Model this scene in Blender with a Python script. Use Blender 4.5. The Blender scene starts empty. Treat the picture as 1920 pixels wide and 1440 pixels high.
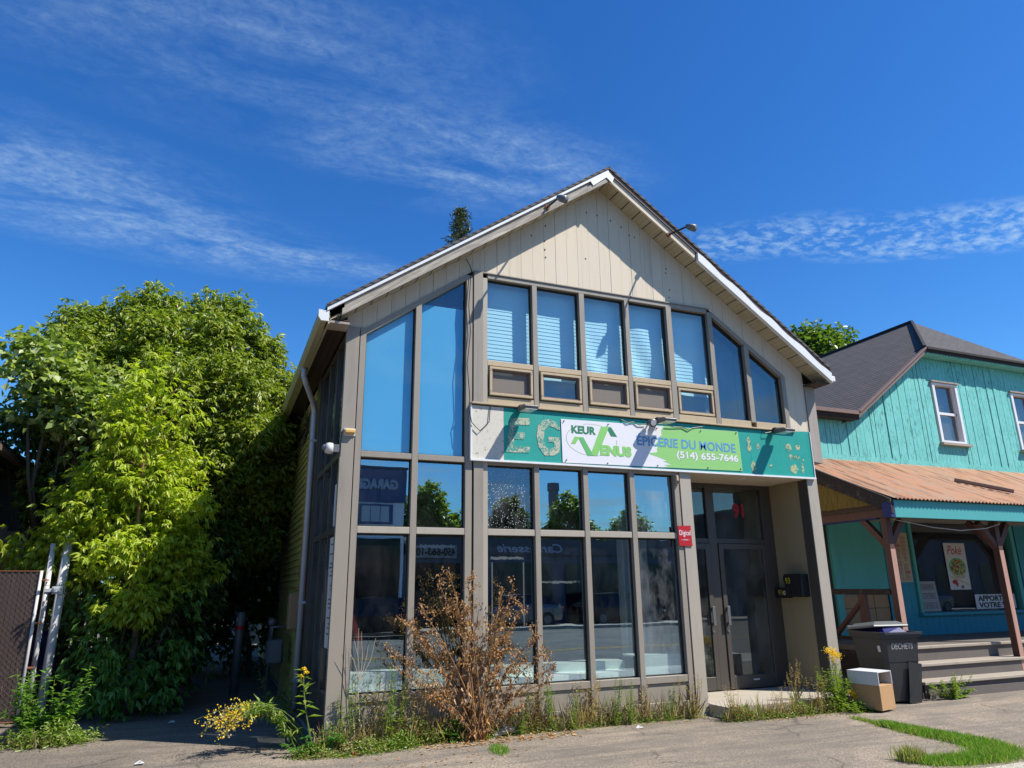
import bpy, math, random
import numpy as np
from mathutils import Vector, Matrix, noise as mnoise

random.seed(7); np.random.seed(7)
R = math.radians
scene = bpy.context.scene
COL = scene.collection

# ------------------------------------------------------------ camera, sky, sun, exposure
cam_d = bpy.data.cameras.new("camera")
cam = bpy.data.objects.new("camera", cam_d); COL.objects.link(cam)
r_ = Vector((0.92584313, -0.37775531, -0.0107431)); u_ = Vector((-0.09529616, -0.2608824, 0.96065551))
w_ = Vector((0.36569541, 0.88839253, 0.27753481))
cam.matrix_world = Matrix(((r_.x, u_.x, -w_.x, 0.0), (r_.y, u_.y, -w_.y, -9.1), (r_.z, u_.z, -w_.z, 1.65), (0, 0, 0, 1)))
cam_d.sensor_width = 36.0; cam_d.lens = 1320.79 / 1920 * 36.0
cam_d.clip_start = 0.05; cam_d.clip_end = 3000
scene.camera = cam

SUN = Vector((0.493, -0.395, 0.775)).normalized()      # direction towards the sun
sd = bpy.data.lights.new("sun", 'SUN'); sd.energy = 5.0; sd.angle = R(0.5); sd.color = (1.0, 0.95, 0.86)
so = bpy.data.objects.new("sun", sd); COL.objects.link(so)
so.rotation_euler = SUN.to_track_quat('Z', 'Y').to_euler(); so.location = (20, -20, 40)

world = bpy.data.worlds.new("World"); scene.world = world; world.use_nodes = True
wn = world.node_tree; wn.nodes.clear()
def N(nt, t, **kw):
    n = nt.nodes.new(t)
    for k, v in kw.items():
        if k.startswith('i_'):
            key = k[2:]; key = int(key) if key.isdigit() else key.replace('_', ' ')
            n.inputs[key].default_value = v
        else: setattr(n, k, v)
    return n
def math_(nt, op, a, b=None, c=None, clamp=False):
    n = nt.nodes.new('ShaderNodeMath'); n.operation = op; n.use_clamp = clamp
    for i, v in enumerate((a, b, c)):
        if v is None: continue
        if hasattr(v, 'links'): nt.links.new(v, n.inputs[i])
        else: n.inputs[i].default_value = v
    return n.outputs[0]
def vmath(nt, op, a, b=None):
    n = nt.nodes.new('ShaderNodeVectorMath'); n.operation = op
    for i, v in enumerate((a, b)):
        if v is None: continue
        if hasattr(v, 'links'): nt.links.new(v, n.inputs[i])
        else: n.inputs[i].default_value = v
    return n.outputs['Value'] if op in ('LENGTH', 'DOT_PRODUCT') else n.outputs[0]
def ramp(nt, fac, stops):
    n = nt.nodes.new('ShaderNodeValToRGB'); e = n.color_ramp.elements
    while len(e) > 1: e.remove(e[-1])
    for i, (p, c) in enumerate(stops):
        el = e[0] if i == 0 else e.new(p)
        el.position = p; el.color = (c, c, c, 1) if not hasattr(c, '__len__') else (*c, 1)
    nt.links.new(fac, n.inputs[0]); return n.outputs[0]
def mixc(nt, fac, a, b, mode='MIX'):
    n = nt.nodes.new('ShaderNodeMix'); n.data_type = 'RGBA'; n.blend_type = mode
    for s, v in ((n.inputs[0], fac), (n.inputs[6], a), (n.inputs[7], b)):
        if hasattr(v, 'links'): nt.links.new(v, s)
        elif isinstance(v, (int, float)): s.default_value = v if s.type == 'VALUE' else (v, v, v, 1)
        else: s.default_value = (*v, 1) if len(v) == 3 else v
    return n.outputs[2]

sky = N(wn, 'ShaderNodeTexSky'); sky.sky_type = 'NISHITA'; sky.sun_disc = False
sky.sun_elevation = math.asin(SUN.z); sky.sun_rotation = math.atan2(SUN.x, SUN.y)
sky.air_density = 1.0; sky.dust_density = 0.25; sky.ozone_density = 2.2; sky.altitude = 100
tc = N(wn, 'ShaderNodeTexCoord')
sep = N(wn, 'ShaderNodeSeparateXYZ'); wn.links.new(tc.outputs['Generated'], sep.inputs[0])
zc = math_(wn, 'MAXIMUM', sep.outputs[2], 0.03)
cmb = N(wn, 'ShaderNodeCombineXYZ')
wn.links.new(math_(wn, 'DIVIDE', sep.outputs[0], zc), cmb.inputs[0]); wn.links.new(math_(wn, 'DIVIDE', sep.outputs[1], zc), cmb.inputs[1])
P = cmb.outputs[0]                                     # cloud-layer coordinates
def wnoise(scale, detail, rough, dist=0.0, rot=0.0, stretch=(1, 1, 1), off=(0, 0, 0)):
    m = N(wn, 'ShaderNodeMapping'); m.inputs['Rotation'].default_value = (0, 0, rot); m.inputs['Scale'].default_value = stretch
    m.inputs['Location'].default_value = off; wn.links.new(P, m.inputs[0])
    n = N(wn, 'ShaderNodeTexNoise', i_Scale=scale, i_Detail=detail, i_Roughness=rough, i_Distortion=dist)
    wn.links.new(m.outputs[0], n.inputs['Vector']); return n.outputs['Fac']
def blob(cx, cy, ang, a, b, gain=1.0):                  # a bank of cloud: an ellipse on the cloud layer
    d = vmath(wn, 'SUBTRACT', P, (cx, cy, 0))
    m = N(wn, 'ShaderNodeMapping'); m.vector_type = 'POINT'; m.inputs['Rotation'].default_value = (0, 0, -ang)
    wn.links.new(d, m.inputs[0])
    l = vmath(wn, 'LENGTH', vmath(wn, 'MULTIPLY', m.outputs[0], (1 / a, 1 / b, 1)))
    return math_(wn, 'MULTIPLY', math_(wn, 'SUBTRACT', 1.0, l, clamp=True), gain)
wis = wnoise(2.6, 9, 0.66, 0.5, R(25), (1.0, 2.3, 1))
fine = wnoise(24.0, 6, 0.7, 0.4, R(-30), (1.0, 1.25, 1))
puff = math_(wn, 'ADD', math_(wn, 'MULTIPLY', wnoise(20.0, 6, 0.62, 0.3, R(-20), (1.0, 1.35, 1)), 0.7), math_(wn, 'MULTIPLY', wnoise(5.0, 3, 0.5), 0.3))
b1 = blob(-0.34, 2.04, R(8), 0.85, 0.30, 1.1)
b2 = blob(0.15, 2.14, R(2), 0.55, 0.17, 0.9)
b3 = blob(0.52, 1.44, R(-12), 0.52, 0.26, 1.1)
b4 = blob(-0.05, 1.20, R(10), 0.8, 0.40, 0.60)
b5 = blob(-0.5, 1.75, R(10), 0.6, 0.22, 0.75)
left = math_(wn, 'ADD', math_(wn, 'ADD', b1, b2), math_(wn, 'ADD', b3, math_(wn, 'ADD', b4, b5)))
left = math_(wn, 'MINIMUM', left, 1.0)
wisp = ramp(wn, wis, [(0.36, 0.0), (0.80, 1.0)])
wisp = math_(wn, 'MULTIPLY', wisp, math_(wn, 'MULTIPLY', ramp(wn, fine, [(0.30, 0.12), (0.72, 1.0)]), 1.0))
cl = math_(wn, 'MULTIPLY', wisp, math_(wn, 'MULTIPLY', left, 1.35))
band = math_(wn, 'MINIMUM', math_(wn, 'ADD', blob(1.42, 1.50, R(-38), 0.42, 0.16, 1.3), blob(1.98, 1.22, R(-32), 0.60, 0.20, 2.2)), 1.0)
pf = math_(wn, 'MULTIPLY', ramp(wn, puff, [(0.45, 0.0), (0.64, 1.0)]), band)
hz = math_(wn, 'MULTIPLY', ramp(wn, wnoise(0.8, 7, 0.6, 0.4), [(0.5, 0.0), (0.68, 1.0)]), ramp(wn, math_(wn, 'MULTIPLY', sep.outputs[1], -1.0), [(0.2, 0.0), (0.6, 0.75)]))
cover = math_(wn, 'MINIMUM', math_(wn, 'ADD', math_(wn, 'MULTIPLY', cl, 0.66), math_(wn, 'ADD', math_(wn, 'MULTIPLY', pf, 0.55), hz)), 0.9)
hs = N(wn, 'ShaderNodeHueSaturation'); hs.inputs['Saturation'].default_value = 1.3; hs.inputs['Value'].default_value = 1.0
hs.inputs['Hue'].default_value = 0.512
wn.links.new(sky.outputs[0], hs.inputs['Color'])
skyc = mixc(wn, 1.0, hs.outputs[0], (0.82, 1.42, 1.62), 'MULTIPLY')
skyc = mixc(wn, math_(wn, 'MULTIPLY', math_(wn, 'POWER', math_(wn, 'SUBTRACT', 1.0, math_(wn, 'MAXIMUM', sep.outputs[2], 0.0), clamp=True), 9.0), 0.75), skyc, (2.3, 4.6, 6.9))
cc = mixc(wn, cover, skyc, (4.9, 6.8, 8.6))
bg = N(wn, 'ShaderNodeBackground'); bg.inputs['Strength'].default_value = 0.075
wn.links.new(cc, bg.inputs['Color'])
wo = N(wn, 'ShaderNodeOutputWorld'); wn.links.new(bg.outputs[0], wo.inputs[0])

vs = scene.view_settings
vs.view_transform = 'Standard'; vs.look = 'None'; vs.exposure = 0.55; vs.gamma = 1.0; vs.use_curve_mapping = False
scene.render.engine = 'CYCLES'
scene.cycles.max_bounces = 7; scene.cycles.transparent_max_bounces = 16; scene.cycles.use_denoising = True
scene.cycles.caustics_reflective = False; scene.cycles.caustics_refractive = False

# ------------------------------------------------------------ materials
def lin(r, g, b, k=0.72):
    f = lambda c: ((c / 255.0 + 0.055) / 1.055) ** 2.4 if c > 10 else c / 255.0 / 12.92
    return (f(r) * k, f(g) * k, f(b) * k)
MATS = {}
def newmat(name):
    m = bpy.data.materials.new(name); m.use_nodes = True; nt = m.node_tree; nt.nodes.clear()
    out = N(nt, 'ShaderNodeOutputMaterial'); MATS[name] = m
    return m, nt, out
def objco(nt, scale=(1, 1, 1), rot=(0, 0, 0)):
    t = N(nt, 'ShaderNodeTexCoord'); m = N(nt, 'ShaderNodeMapping')
    m.inputs['Scale'].default_value = scale; m.inputs['Rotation'].default_value = rot
    g = N(nt, 'ShaderNodeNewGeometry'); nt.links.new(g.outputs['Position'], m.inputs[0])
    return m.outputs[0]
def tnoise(nt, vec, scale, detail=4, rough=0.55, dist=0.0):
    n = N(nt, 'ShaderNodeTexNoise', i_Scale=scale, i_Detail=detail, i_Roughness=rough, i_Distortion=dist)
    nt.links.new(vec, n.inputs['Vector']); return n.outputs['Fac']
def pbsdf(nt, out, col, rough=0.6, metal=0.0, bump=None, bstr=0.3, bdist=0.01, spec=0.5):
    p = N(nt, 'ShaderNodeBsdfPrincipled')
    for s, v in (('Base Color', col), ('Roughness', rough), ('Metallic', metal), ('Specular IOR Level', spec)):
        if hasattr(v, 'links'): nt.links.new(v, p.inputs[s])
        else: p.inputs[s].default_value = (*v, 1) if hasattr(v, '__len__') and len(v) == 3 else v
    if bump is not None:
        b = N(nt, 'ShaderNodeBump'); b.inputs['Strength'].default_value = bstr; b.inputs['Distance'].default_value = bdist
        nt.links.new(bump, b.inputs['Height']); nt.links.new(b.outputs[0], p.inputs['Normal'])
    nt.links.new(p.outputs[0], out.inputs[0]); return p
def simple(name, col, rough=0.6, metal=0.0, var=0.18, scale=6.0, stretch=(1, 1, 1), grime=0.0, gcol=(0.08, 0.07, 0.06), bstr=0.15, spec=0.5):
    m, nt, out = newmat(name)
    v = objco(nt, stretch)
    n1 = tnoise(nt, v, scale, 6, 0.65)
    c = mixc(nt, n1, tuple(x * (1 - var) for x in col), tuple(min(1, x * (1 + var)) for x in col))
    if grime:
        n2 = tnoise(nt, objco(nt, (stretch[0] * 1.0, stretch[1], stretch[2] * 0.25)), scale * 2.3, 8, 0.75)
        c = mixc(nt, math_(nt, 'MULTIPLY', ramp(nt, n2, [(0.52, 0), (0.75, 1)]), grime), c, gcol)
    n3 = tnoise(nt, v, scale * 9, 3, 0.6)
    pbsdf(nt, out, c, rough, metal, n3, bstr, 0.004, spec); return m

simple('frame_metal', lin(166, 156, 142), 0.45, 0.0, 0.12, 2.2, (1, 1, .35), 0.40, lin(96, 86, 74), 0.1)
simple('frame_metal_light', lin(190, 180, 164), 0.45, 0.0, 0.08, 3, (1, 1, .5), 0.25, lin(110, 98, 84), 0.08)
simple('frame_cream', lin(205, 184, 150), 0.5, 0.0, 0.08, 4, (1, 1, 1), 0.3, lin(120, 95, 70), 0.08)
simple('dark_gasket', (0.012, 0.012, 0.012), 0.7, 0, 0.1)
simple('dark_metal', lin(88, 82, 76), 0.4, 0.0, 0.1, 3, (1, 1, .4), 0.2)
simple('board_paint', lin(238, 222, 198), 0.75, 0, 0.09, 3, (1, 1, .12), 0.42, lin(150, 136, 118), 0.25)
def m_rake(name, ang):
    m, nt, out = newmat(name); g = N(nt, 'ShaderNodeNewGeometry')
    a = vmath(nt, 'DOT_PRODUCT', g.outputs['Position'], (math.cos(ang), 0, math.sin(ang))); b = vmath(nt, 'DOT_PRODUCT', g.outputs['Position'], (-math.sin(ang), 0, math.cos(ang)))
    cb = N(nt, 'ShaderNodeCombineXYZ'); nt.links.new(math_(nt, 'MULTIPLY', a, .09), cb.inputs[0]); nt.links.new(b, cb.inputs[2])
    n = tnoise(nt, cb.outputs[0], 26, 8, .72); n2 = tnoise(nt, cb.outputs[0], 9, 5, .6)
    c = mixc(nt, ramp(nt, n, [(.3, 0), (.7, 1)]), lin(214, 204, 190), lin(128, 116, 104))
    c = mixc(nt, ramp(nt, n2, [(.55, 0), (.66, .8)]), c, lin(232, 222, 204))
    pbsdf(nt, out, c, .85, 0, n, .5, .006)
m_rake('rake_wood', math.atan(.705))
simple('grey_wood', lin(178, 168, 158), 0.85, 0, 0.25, 7, (1.2, 1, .10), 0.6, lin(85, 75, 66), 0.5)
simple('white_metal', lin(255, 255, 255), 0.35, 0, 0.05, 4, (1, 1, 1), 0.18, lin(150, 145, 138), 0.05)
simple('soffit', lin(200, 188, 160), 0.6, 0, 0.06, 3, (1, 1, 1), 0.2, lin(110, 95, 75), 0.1)
simple('gutter_beige', lin(190, 182, 150), 0.45, 0, 0.08, 3, (1, 1, 1), 0.3, lin(110, 110, 70), 0.08)
simple('pipe_white', lin(205, 210, 218), 0.45, 0, 0.06, 4, (1, 1, 1), 0.3, lin(130, 130, 130), 0.06)
simple('pipe_tan', lin(186, 146, 92), 0.5, 0, 0.1, 4, (1, 1, 1), 0.3)
simple('box_tan', lin(172, 140, 100), 0.55, 0, 0.1, 4)
simple('siding_yellow', lin(214, 198, 112), 0.75, 0, 0.12, 3, (1, .3, 1), 0.4, lin(90, 85, 55), 0.15)
simple('dark_wood', lin(70, 52, 44), 0.8, 0, 0.3, 6, (1, .2, 1), 0.5, (0.01, .01, .01), 0.4)
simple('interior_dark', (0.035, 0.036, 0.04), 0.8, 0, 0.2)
simple('interior_mint', lin(235, 250, 242, 1.0), 0.6, 0, 0.05)
simple('interior_floor', lin(120, 120, 116), 0.6, 0, 0.1)
simple('red_wood', lin(150, 40, 38), 0.6, 0, 0.15, 6, (1, 1, .1), 0.3)
simple('concrete', lin(196, 186, 168), 0.85, 0, 0.12, 3, (1, 1, 1), 0.35, lin(120, 112, 100), 0.3)
simple('black_plastic', lin(38, 38, 40), 0.45, 0, 0.2, 6, (1, 1, 1), 0.3, lin(70, 70, 72), 0.15)
simple('bin_plastic', lin(54, 56, 60), 0.5, 0, 0.16, 9, (1, 1, .4), 0.35, lin(90, 90, 92), 0.2)
simple('bin_lid', lin(112, 116, 116), 0.45, 0, 0.12, 8, (1, 1, 1), 0.35, lin(70, 70, 70), 0.15)
simple('blue_bag', lin(30, 36, 110), 0.35, 0, 0.2, 20)
simple('cardboard', lin(200, 158, 112), 0.85, 0, 0.07, 5, (1, 1, 1), 0.15, lin(120, 90, 60), 0.15)
simple('card_white', lin(225, 228, 230), 0.7, 0, 0.05, 5, (1, 1, 1), 0.25, lin(120, 120, 120), 0.1)
simple('white_pvc', lin(226, 224, 222), 0.5, 0, 0.06, 5, (1, 1, .5), 0.35, lin(130, 120, 110), 0.1)
simple('rust', lin(140, 84, 52), 0.8, 0, 0.3, 14)
simple('steel_grey', lin(120, 124, 128), 0.45, 0.3, 0.12, 6, (1, 1, .3), 0.3)
simple('red_tape', lin(205, 30, 34), 0.5, 0, 0.08)
simple('fence_slat', lin(70, 52, 48), 0.6, 0, 0.15, 6, (1, 1, .2), 0.3)
simple('wire', lin(120, 108, 98), 0.6, 0.2, 0.2)
simple('brown_post', lin(96, 62, 54), 0.7, 0, 0.2, 8, (1, 1, .15), 0.5, lin(50, 34, 30), 0.35)
simple('sunlit_post', lin(205, 158, 140), 0.7, 0, 0.12, 8, (1, 1, .15), 0.5, lin(120, 80, 66), 0.35)
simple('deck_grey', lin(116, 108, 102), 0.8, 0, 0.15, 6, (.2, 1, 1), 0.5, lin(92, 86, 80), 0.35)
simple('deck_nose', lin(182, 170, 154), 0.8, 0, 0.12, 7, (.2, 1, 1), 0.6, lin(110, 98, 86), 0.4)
simple('osb', lin(190, 152, 108), 0.8, 0, 0.22, 24, (1, 1, 1), 0.5, lin(110, 82, 56), 0.3)
simple('yellow_shingle', lin(118, 98, 36), 0.8, 0, 0.35, 8, (1, 1, .3), 0.8, lin(95, 80, 35), 0.3)
simple('blue_paint', lin(26, 44, 118), 0.7, 0, 0.3, 9, (1, 1, 1), 0.5, lin(50, 35, 32), 0.3)
simple('fascia_brown', lin(138, 112, 102), 0.6, 0, 0.1, 5, (1, 1, 1), 0.4, lin(70, 55, 48), 0.15)
simple('paper', lin(232, 232, 232), 0.7, 0, 0.04)
simple('paper_grey', lin(176, 176, 174), 0.7, 0, 0.04)
simple('paper_cream', lin(214, 190, 160), 0.7, 0, 0.06, 5, (1, 1, 1), .15)
simple('ink_black', lin(30, 26, 26), 0.6, 0, 0.05)
simple('ink_grey', lin(105, 105, 108), 0.6, 0, 0.05)
simple('ink_red', lin(186, 28, 42), 0.6, 0, 0.05)
simple('digicel_red', lin(196, 22, 34), 0.45, 0, 0.06, 5, (1, 1, 1), 0.12, lin(120, 30, 30))
simple('plate_yellow', lin(215, 190, 60), 0.4, 0, 0.05)
simple('lamp_amber', lin(235, 190, 110), 0.35, 0, 0.08)
simple('vinyl_white', lin(252, 250, 255), 0.45, 0, 0.03, 2)
simple('vinyl_green', lin(160, 222, 130), 0.45, 0, 0.04, 2)
simple('logo_light', lin(150, 222, 120), 0.45, 0, 0.05, 2)
simple('logo_mid', lin(112, 200, 118), 0.45, 0, 0.05, 2)
simple('logo_dark', lin(44, 140, 96), 0.45, 0, 0.05, 2)
simple('logo_blue', lin(104, 176, 236), 0.45, 0, 0.08, 30)
simple('logo_outline', lin(110, 150, 96), 0.5, 0, 0.05)
simple('trunk_bark', lin(120, 108, 92), 0.9, 0, 0.25, 9, (1, 1, .3), 0.4, lin(60, 50, 42), 0.6)
simple('dry_stem', lin(160, 122, 84), 0.85, 0, 0.2, 20)
simple('green_stem', lin(110, 130, 60), 0.7, 0, 0.2, 20)
simple('road_paint', lin(200, 160, 60), 0.7, 0, 0.1)
simple('garage_band', lin(98, 118, 160), 0.6, 0, 0.08, 2)
simple('garage_wall', lin(255, 255, 255, 1.0), 0.8, 0, 0.08, 2)
simple('garage_low', lin(110, 118, 130), 0.8, 0, 0.1, 2)
simple('garage_letter', lin(200, 215, 232), 0.6, 0, 0.05)
simple('stack_brick', lin(150, 150, 155), 0.8, 0, 0.1, 3)
simple('car_dark', lin(30, 32, 36), 0.25, 0, 0.05)
simple('car_silver', lin(140, 140, 140), 0.3, 0.3, 0.05)
simple('car_brown', lin(96, 70, 62), 0.3, 0.1, 0.05)
simple('car_glass', (0.01, 0.012, 0.014), 0.08, 0, 0.02)
simple('tyre', (0.02, 0.02, 0.02), 0.8, 0, 0.1)
simple('lamp_clear', lin(220, 220, 225), 0.15, 0, 0.03)
simple('dark_shingle_flat', lin(52, 48, 48), 0.9, 0, 0.2, 20)
simple('neighbour_wall', lin(74, 62, 56), 0.85, 0, 0.2, 6)
simple('tank_white', lin(214, 216, 220), 0.5, 0, 0.05)
simple('plank_old', lin(196, 170, 150), 0.9, 0, 0.3, 9, (1, 1, .08), 0.7, lin(80, 62, 52), 0.5)

def m_sign_green():
    m, nt, out = newmat('sign_green'); v = objco(nt, (1, 1, 1))
    n = tnoise(nt, v, 5, 6, .6)
    c = mixc(nt, n, lin(10, 156, 144), lin(28, 180, 166))
    s = tnoise(nt, objco(nt, (3, 1, .8)), 11, 9, .8)
    c = mixc(nt, math_(nt, 'MULTIPLY', ramp(nt, s, [(.62, 0), (.72, 1)]), .5), c, lin(150, 190, 170))
    pbsdf(nt, out, c, .5, 0, tnoise(nt, v, 60, 3), .1, .003)
m_sign_green()
def m_chip(name, base, under, thr=.5, sc=38):
    m, nt, out = newmat(name); v = objco(nt)
    n = tnoise(nt, v, sc, 8, .7); n2 = tnoise(nt, v, 5, 5, .6)
    f = ramp(nt, math_(nt, 'ADD', math_(nt, 'MULTIPLY', n, .65), math_(nt, 'MULTIPLY', n2, .35)), [(thr - .02, 0), (thr + .02, 1)])
    c = mixc(nt, f, base, under)
    c = mixc(nt, ramp(nt, tnoise(nt, v, sc * 2.2, 5, .7), [(.58, 0), (.7, .6)]), c, lin(120, 100, 80))
    pbsdf(nt, out, c, .75, 0, f, .4, .003)
m_chip('letter_faded', lin(206, 206, 182), lin(74, 164, 148), .505, 30)
m_chip('sign_peeling', lin(232, 226, 212), lin(180, 160, 130), .60, 18)
m_chip('spot_faded', lin(34, 150, 140), lin(196, 200, 150), .50, 26)

def m_peel():                                            # turquoise boards with cracked, flaking paint
    m, nt, out = newmat('teal_boards'); v = objco(nt, (1, 1, 1))
    n = tnoise(nt, objco(nt, (4, 4, .8)), 9, 9, .75)
    c = mixc(nt, tnoise(nt, v, 2.5, 6, .6), lin(98, 200, 192), lin(146, 236, 228))
    big = ramp(nt, tnoise(nt, v, 1.1, 4, .6), [(.38, 0), (.62, 1)])
    f = math_(nt, 'MULTIPLY', ramp(nt, n, [(.53, 0), (.60, 1)]), math_(nt, 'MULTIPLY_ADD', big, .75, .25))
    c = mixc(nt, f, c, lin(48, 104, 100))
    pbsdf(nt, out, c, .7, 0, n, .5, .01)
m_peel()
simple('teal_smooth', lin(92, 190, 184), 0.7, 0, 0.08, 2, (1, 1, .4), 0.25, lin(60, 130, 140), 0.15)
simple('teal_deep', lin(40, 158, 176), 0.65, 0, 0.1, 3, (1, 1, .3), 0.3, lin(30, 110, 140), 0.2)
simple('teal_fascia', lin(84, 184, 184), 0.6, 0, 0.06, 3, (1, 1, 1), 0.15, lin(50, 130, 140), 0.1)

def m_shingle(name, k):
    m, nt, out = newmat(name)
    g = N(nt, 'ShaderNodeNewGeometry'); s = N(nt, 'ShaderNodeSeparateXYZ'); nt.links.new(g.outputs['Position'], s.inputs[0])
    cb = N(nt, 'ShaderNodeCombineXYZ')
    sn = N(nt, 'ShaderNodeSeparateXYZ'); nt.links.new(g.outputs['Normal'], sn.inputs[0])
    side = math_(nt, 'GREATER_THAN', math_(nt, 'ABSOLUTE', sn.outputs[0]), math_(nt, 'ABSOLUTE', sn.outputs[1]))
    along = math_(nt, 'ADD', math_(nt, 'MULTIPLY', s.outputs[1], side), math_(nt, 'MULTIPLY', s.outputs[0], math_(nt, 'SUBTRACT', 1, side)))
    nt.links.new(along, cb.inputs[0]); nt.links.new(math_(nt, 'MULTIPLY', s.outputs[2], k), cb.inputs[1])
    br = N(nt, 'ShaderNodeTexBrick'); nt.links.new(cb.outputs[0], br.inputs['Vector'])
    br.inputs['Scale'].default_value = 1.0; br.inputs['Brick Width'].default_value = .30; br.inputs['Row Height'].default_value = .135
    br.inputs['Mortar Size'].default_value = .014; br.inputs['Mortar Smooth'].default_value = .3
    br.inputs['Color1'].default_value = (*lin(112, 108, 110), 1); br.inputs['Color2'].default_value = (*lin(86, 83, 86), 1); br.inputs['Mortar'].default_value = (.006, .006, .006, 1)
    n = tnoise(nt, objco(nt), 3, 6, .7)
    c = mixc(nt, .6, br.outputs['Color'], mixc(nt, n, lin(60, 56, 57), lin(104, 98, 98)))
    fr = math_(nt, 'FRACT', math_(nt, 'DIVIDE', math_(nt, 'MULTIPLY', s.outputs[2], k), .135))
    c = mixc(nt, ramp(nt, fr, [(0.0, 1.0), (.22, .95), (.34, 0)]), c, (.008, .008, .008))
    pbsdf(nt, out, c, .9, 0, math_(nt, 'SUBTRACT', 1.0, fr), .8, .02)
m_shingle('shingles', 1.72)

def m_rust_roof():
    m, nt, out = newmat('rusty_roof')
    a = tnoise(nt, objco(nt, (14, .9, .9)), 1.6, 8, .7); b = tnoise(nt, objco(nt, (5, .5, .5)), 1.5, 6, .7)
    c = mixc(nt, ramp(nt, a, [(.34, 0), (.62, 1)]), lin(226, 152, 100), lin(196, 168, 142))
    c = mixc(nt, ramp(nt, b, [(.5, 0), (.62, .85)]), c, lin(134, 88, 62))
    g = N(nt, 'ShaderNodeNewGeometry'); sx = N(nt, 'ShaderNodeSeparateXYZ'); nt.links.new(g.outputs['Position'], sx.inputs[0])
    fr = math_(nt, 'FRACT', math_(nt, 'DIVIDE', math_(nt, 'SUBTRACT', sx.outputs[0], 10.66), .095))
    val = ramp(nt, fr, [(.60, 0), (.70, .8), (.82, .8), (.92, 0)])  # valleys darkened in the colour itself so the ribs show more
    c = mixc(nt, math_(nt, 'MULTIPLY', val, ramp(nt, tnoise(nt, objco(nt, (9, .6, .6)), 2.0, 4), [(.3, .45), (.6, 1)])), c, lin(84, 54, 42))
    pbsdf(nt, out, c, .65, 0, a, .1, .004)
m_rust_roof()

def m_asphalt(name, c1, c2, dark, sc=1.0):
    m, nt, out = newmat(name); v = objco(nt)
    vo = N(nt, 'ShaderNodeTexVoronoi'); vo.inputs['Scale'].default_value = 95 * sc; nt.links.new(v, vo.inputs['Vector'])
    spk = ramp(nt, vo.outputs['Color'], [(.15, 0), (.9, 1)])
    n = tnoise(nt, v, 1.1, 7, .62); n2 = tnoise(nt, objco(nt, (.35, 2.2, 1), (0, 0, .35)), 1.6, 7, .62, .8)
    c = mixc(nt, n, c1, c2); c = mixc(nt, ramp(nt, tnoise(nt, v, .45, 3, .5, .8), [(.47, 0), (.53, .35)]), c, dark)
    c = mixc(nt, math_(nt, 'MULTIPLY', spk, .8), mixc(nt, 1.0, c, (.55, .54, .53), 'MULTIPLY'), mixc(nt, 1.0, c, (1.9, 1.85, 1.75), 'MULTIPLY'))
    c = mixc(nt, math_(nt, 'MULTIPLY', ramp(nt, n2, [(.46, 0), (.64, 1)]), .7), c, dark)
    cr = N(nt, 'ShaderNodeTexVoronoi'); cr.feature = 'DISTANCE_TO_EDGE'; cr.inputs['Scale'].default_value = .55
    wv = vmath(nt, 'ADD', v, vmath(nt, 'MULTIPLY', N_noise_col(nt, v, 2.2), (.55, .55, 0))); nt.links.new(wv, cr.inputs['Vector'])
    ck = ramp(nt, cr.outputs['Distance'], [(0.0, 1), (.007, .7), (.014, 0)])
    ck = math_(nt, 'MULTIPLY', ck, ramp(nt, tnoise(nt, v, .8, 3), [(.5, 0), (.6, 1)]))
    c = mixc(nt, math_(nt, 'MULTIPLY', ck, .6), c, (.04, .036, .03))
    pbsdf(nt, out, c, .9, 0, vo.outputs['Distance'], .35, .006)
def N_noise_col(nt, v, sc):
    n = N(nt, 'ShaderNodeTexNoise', i_Scale=sc, i_Detail=5); nt.links.new(v, n.inputs['Vector']); return n.outputs['Color']
m_asphalt('asphalt_lot', lin(144, 132, 118), lin(172, 158, 140), lin(112, 105, 97))
m_asphalt('asphalt_drive', lin(124, 114, 104), lin(150, 138, 124), lin(96, 90, 84))
m_asphalt('asphalt_road', lin(110, 108, 106), lin(132, 130, 126), lin(84, 82, 82))
m_asphalt('sidewalk_conc', lin(196, 188, 174), lin(214, 206, 194), lin(168, 160, 148), 1.0)

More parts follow.
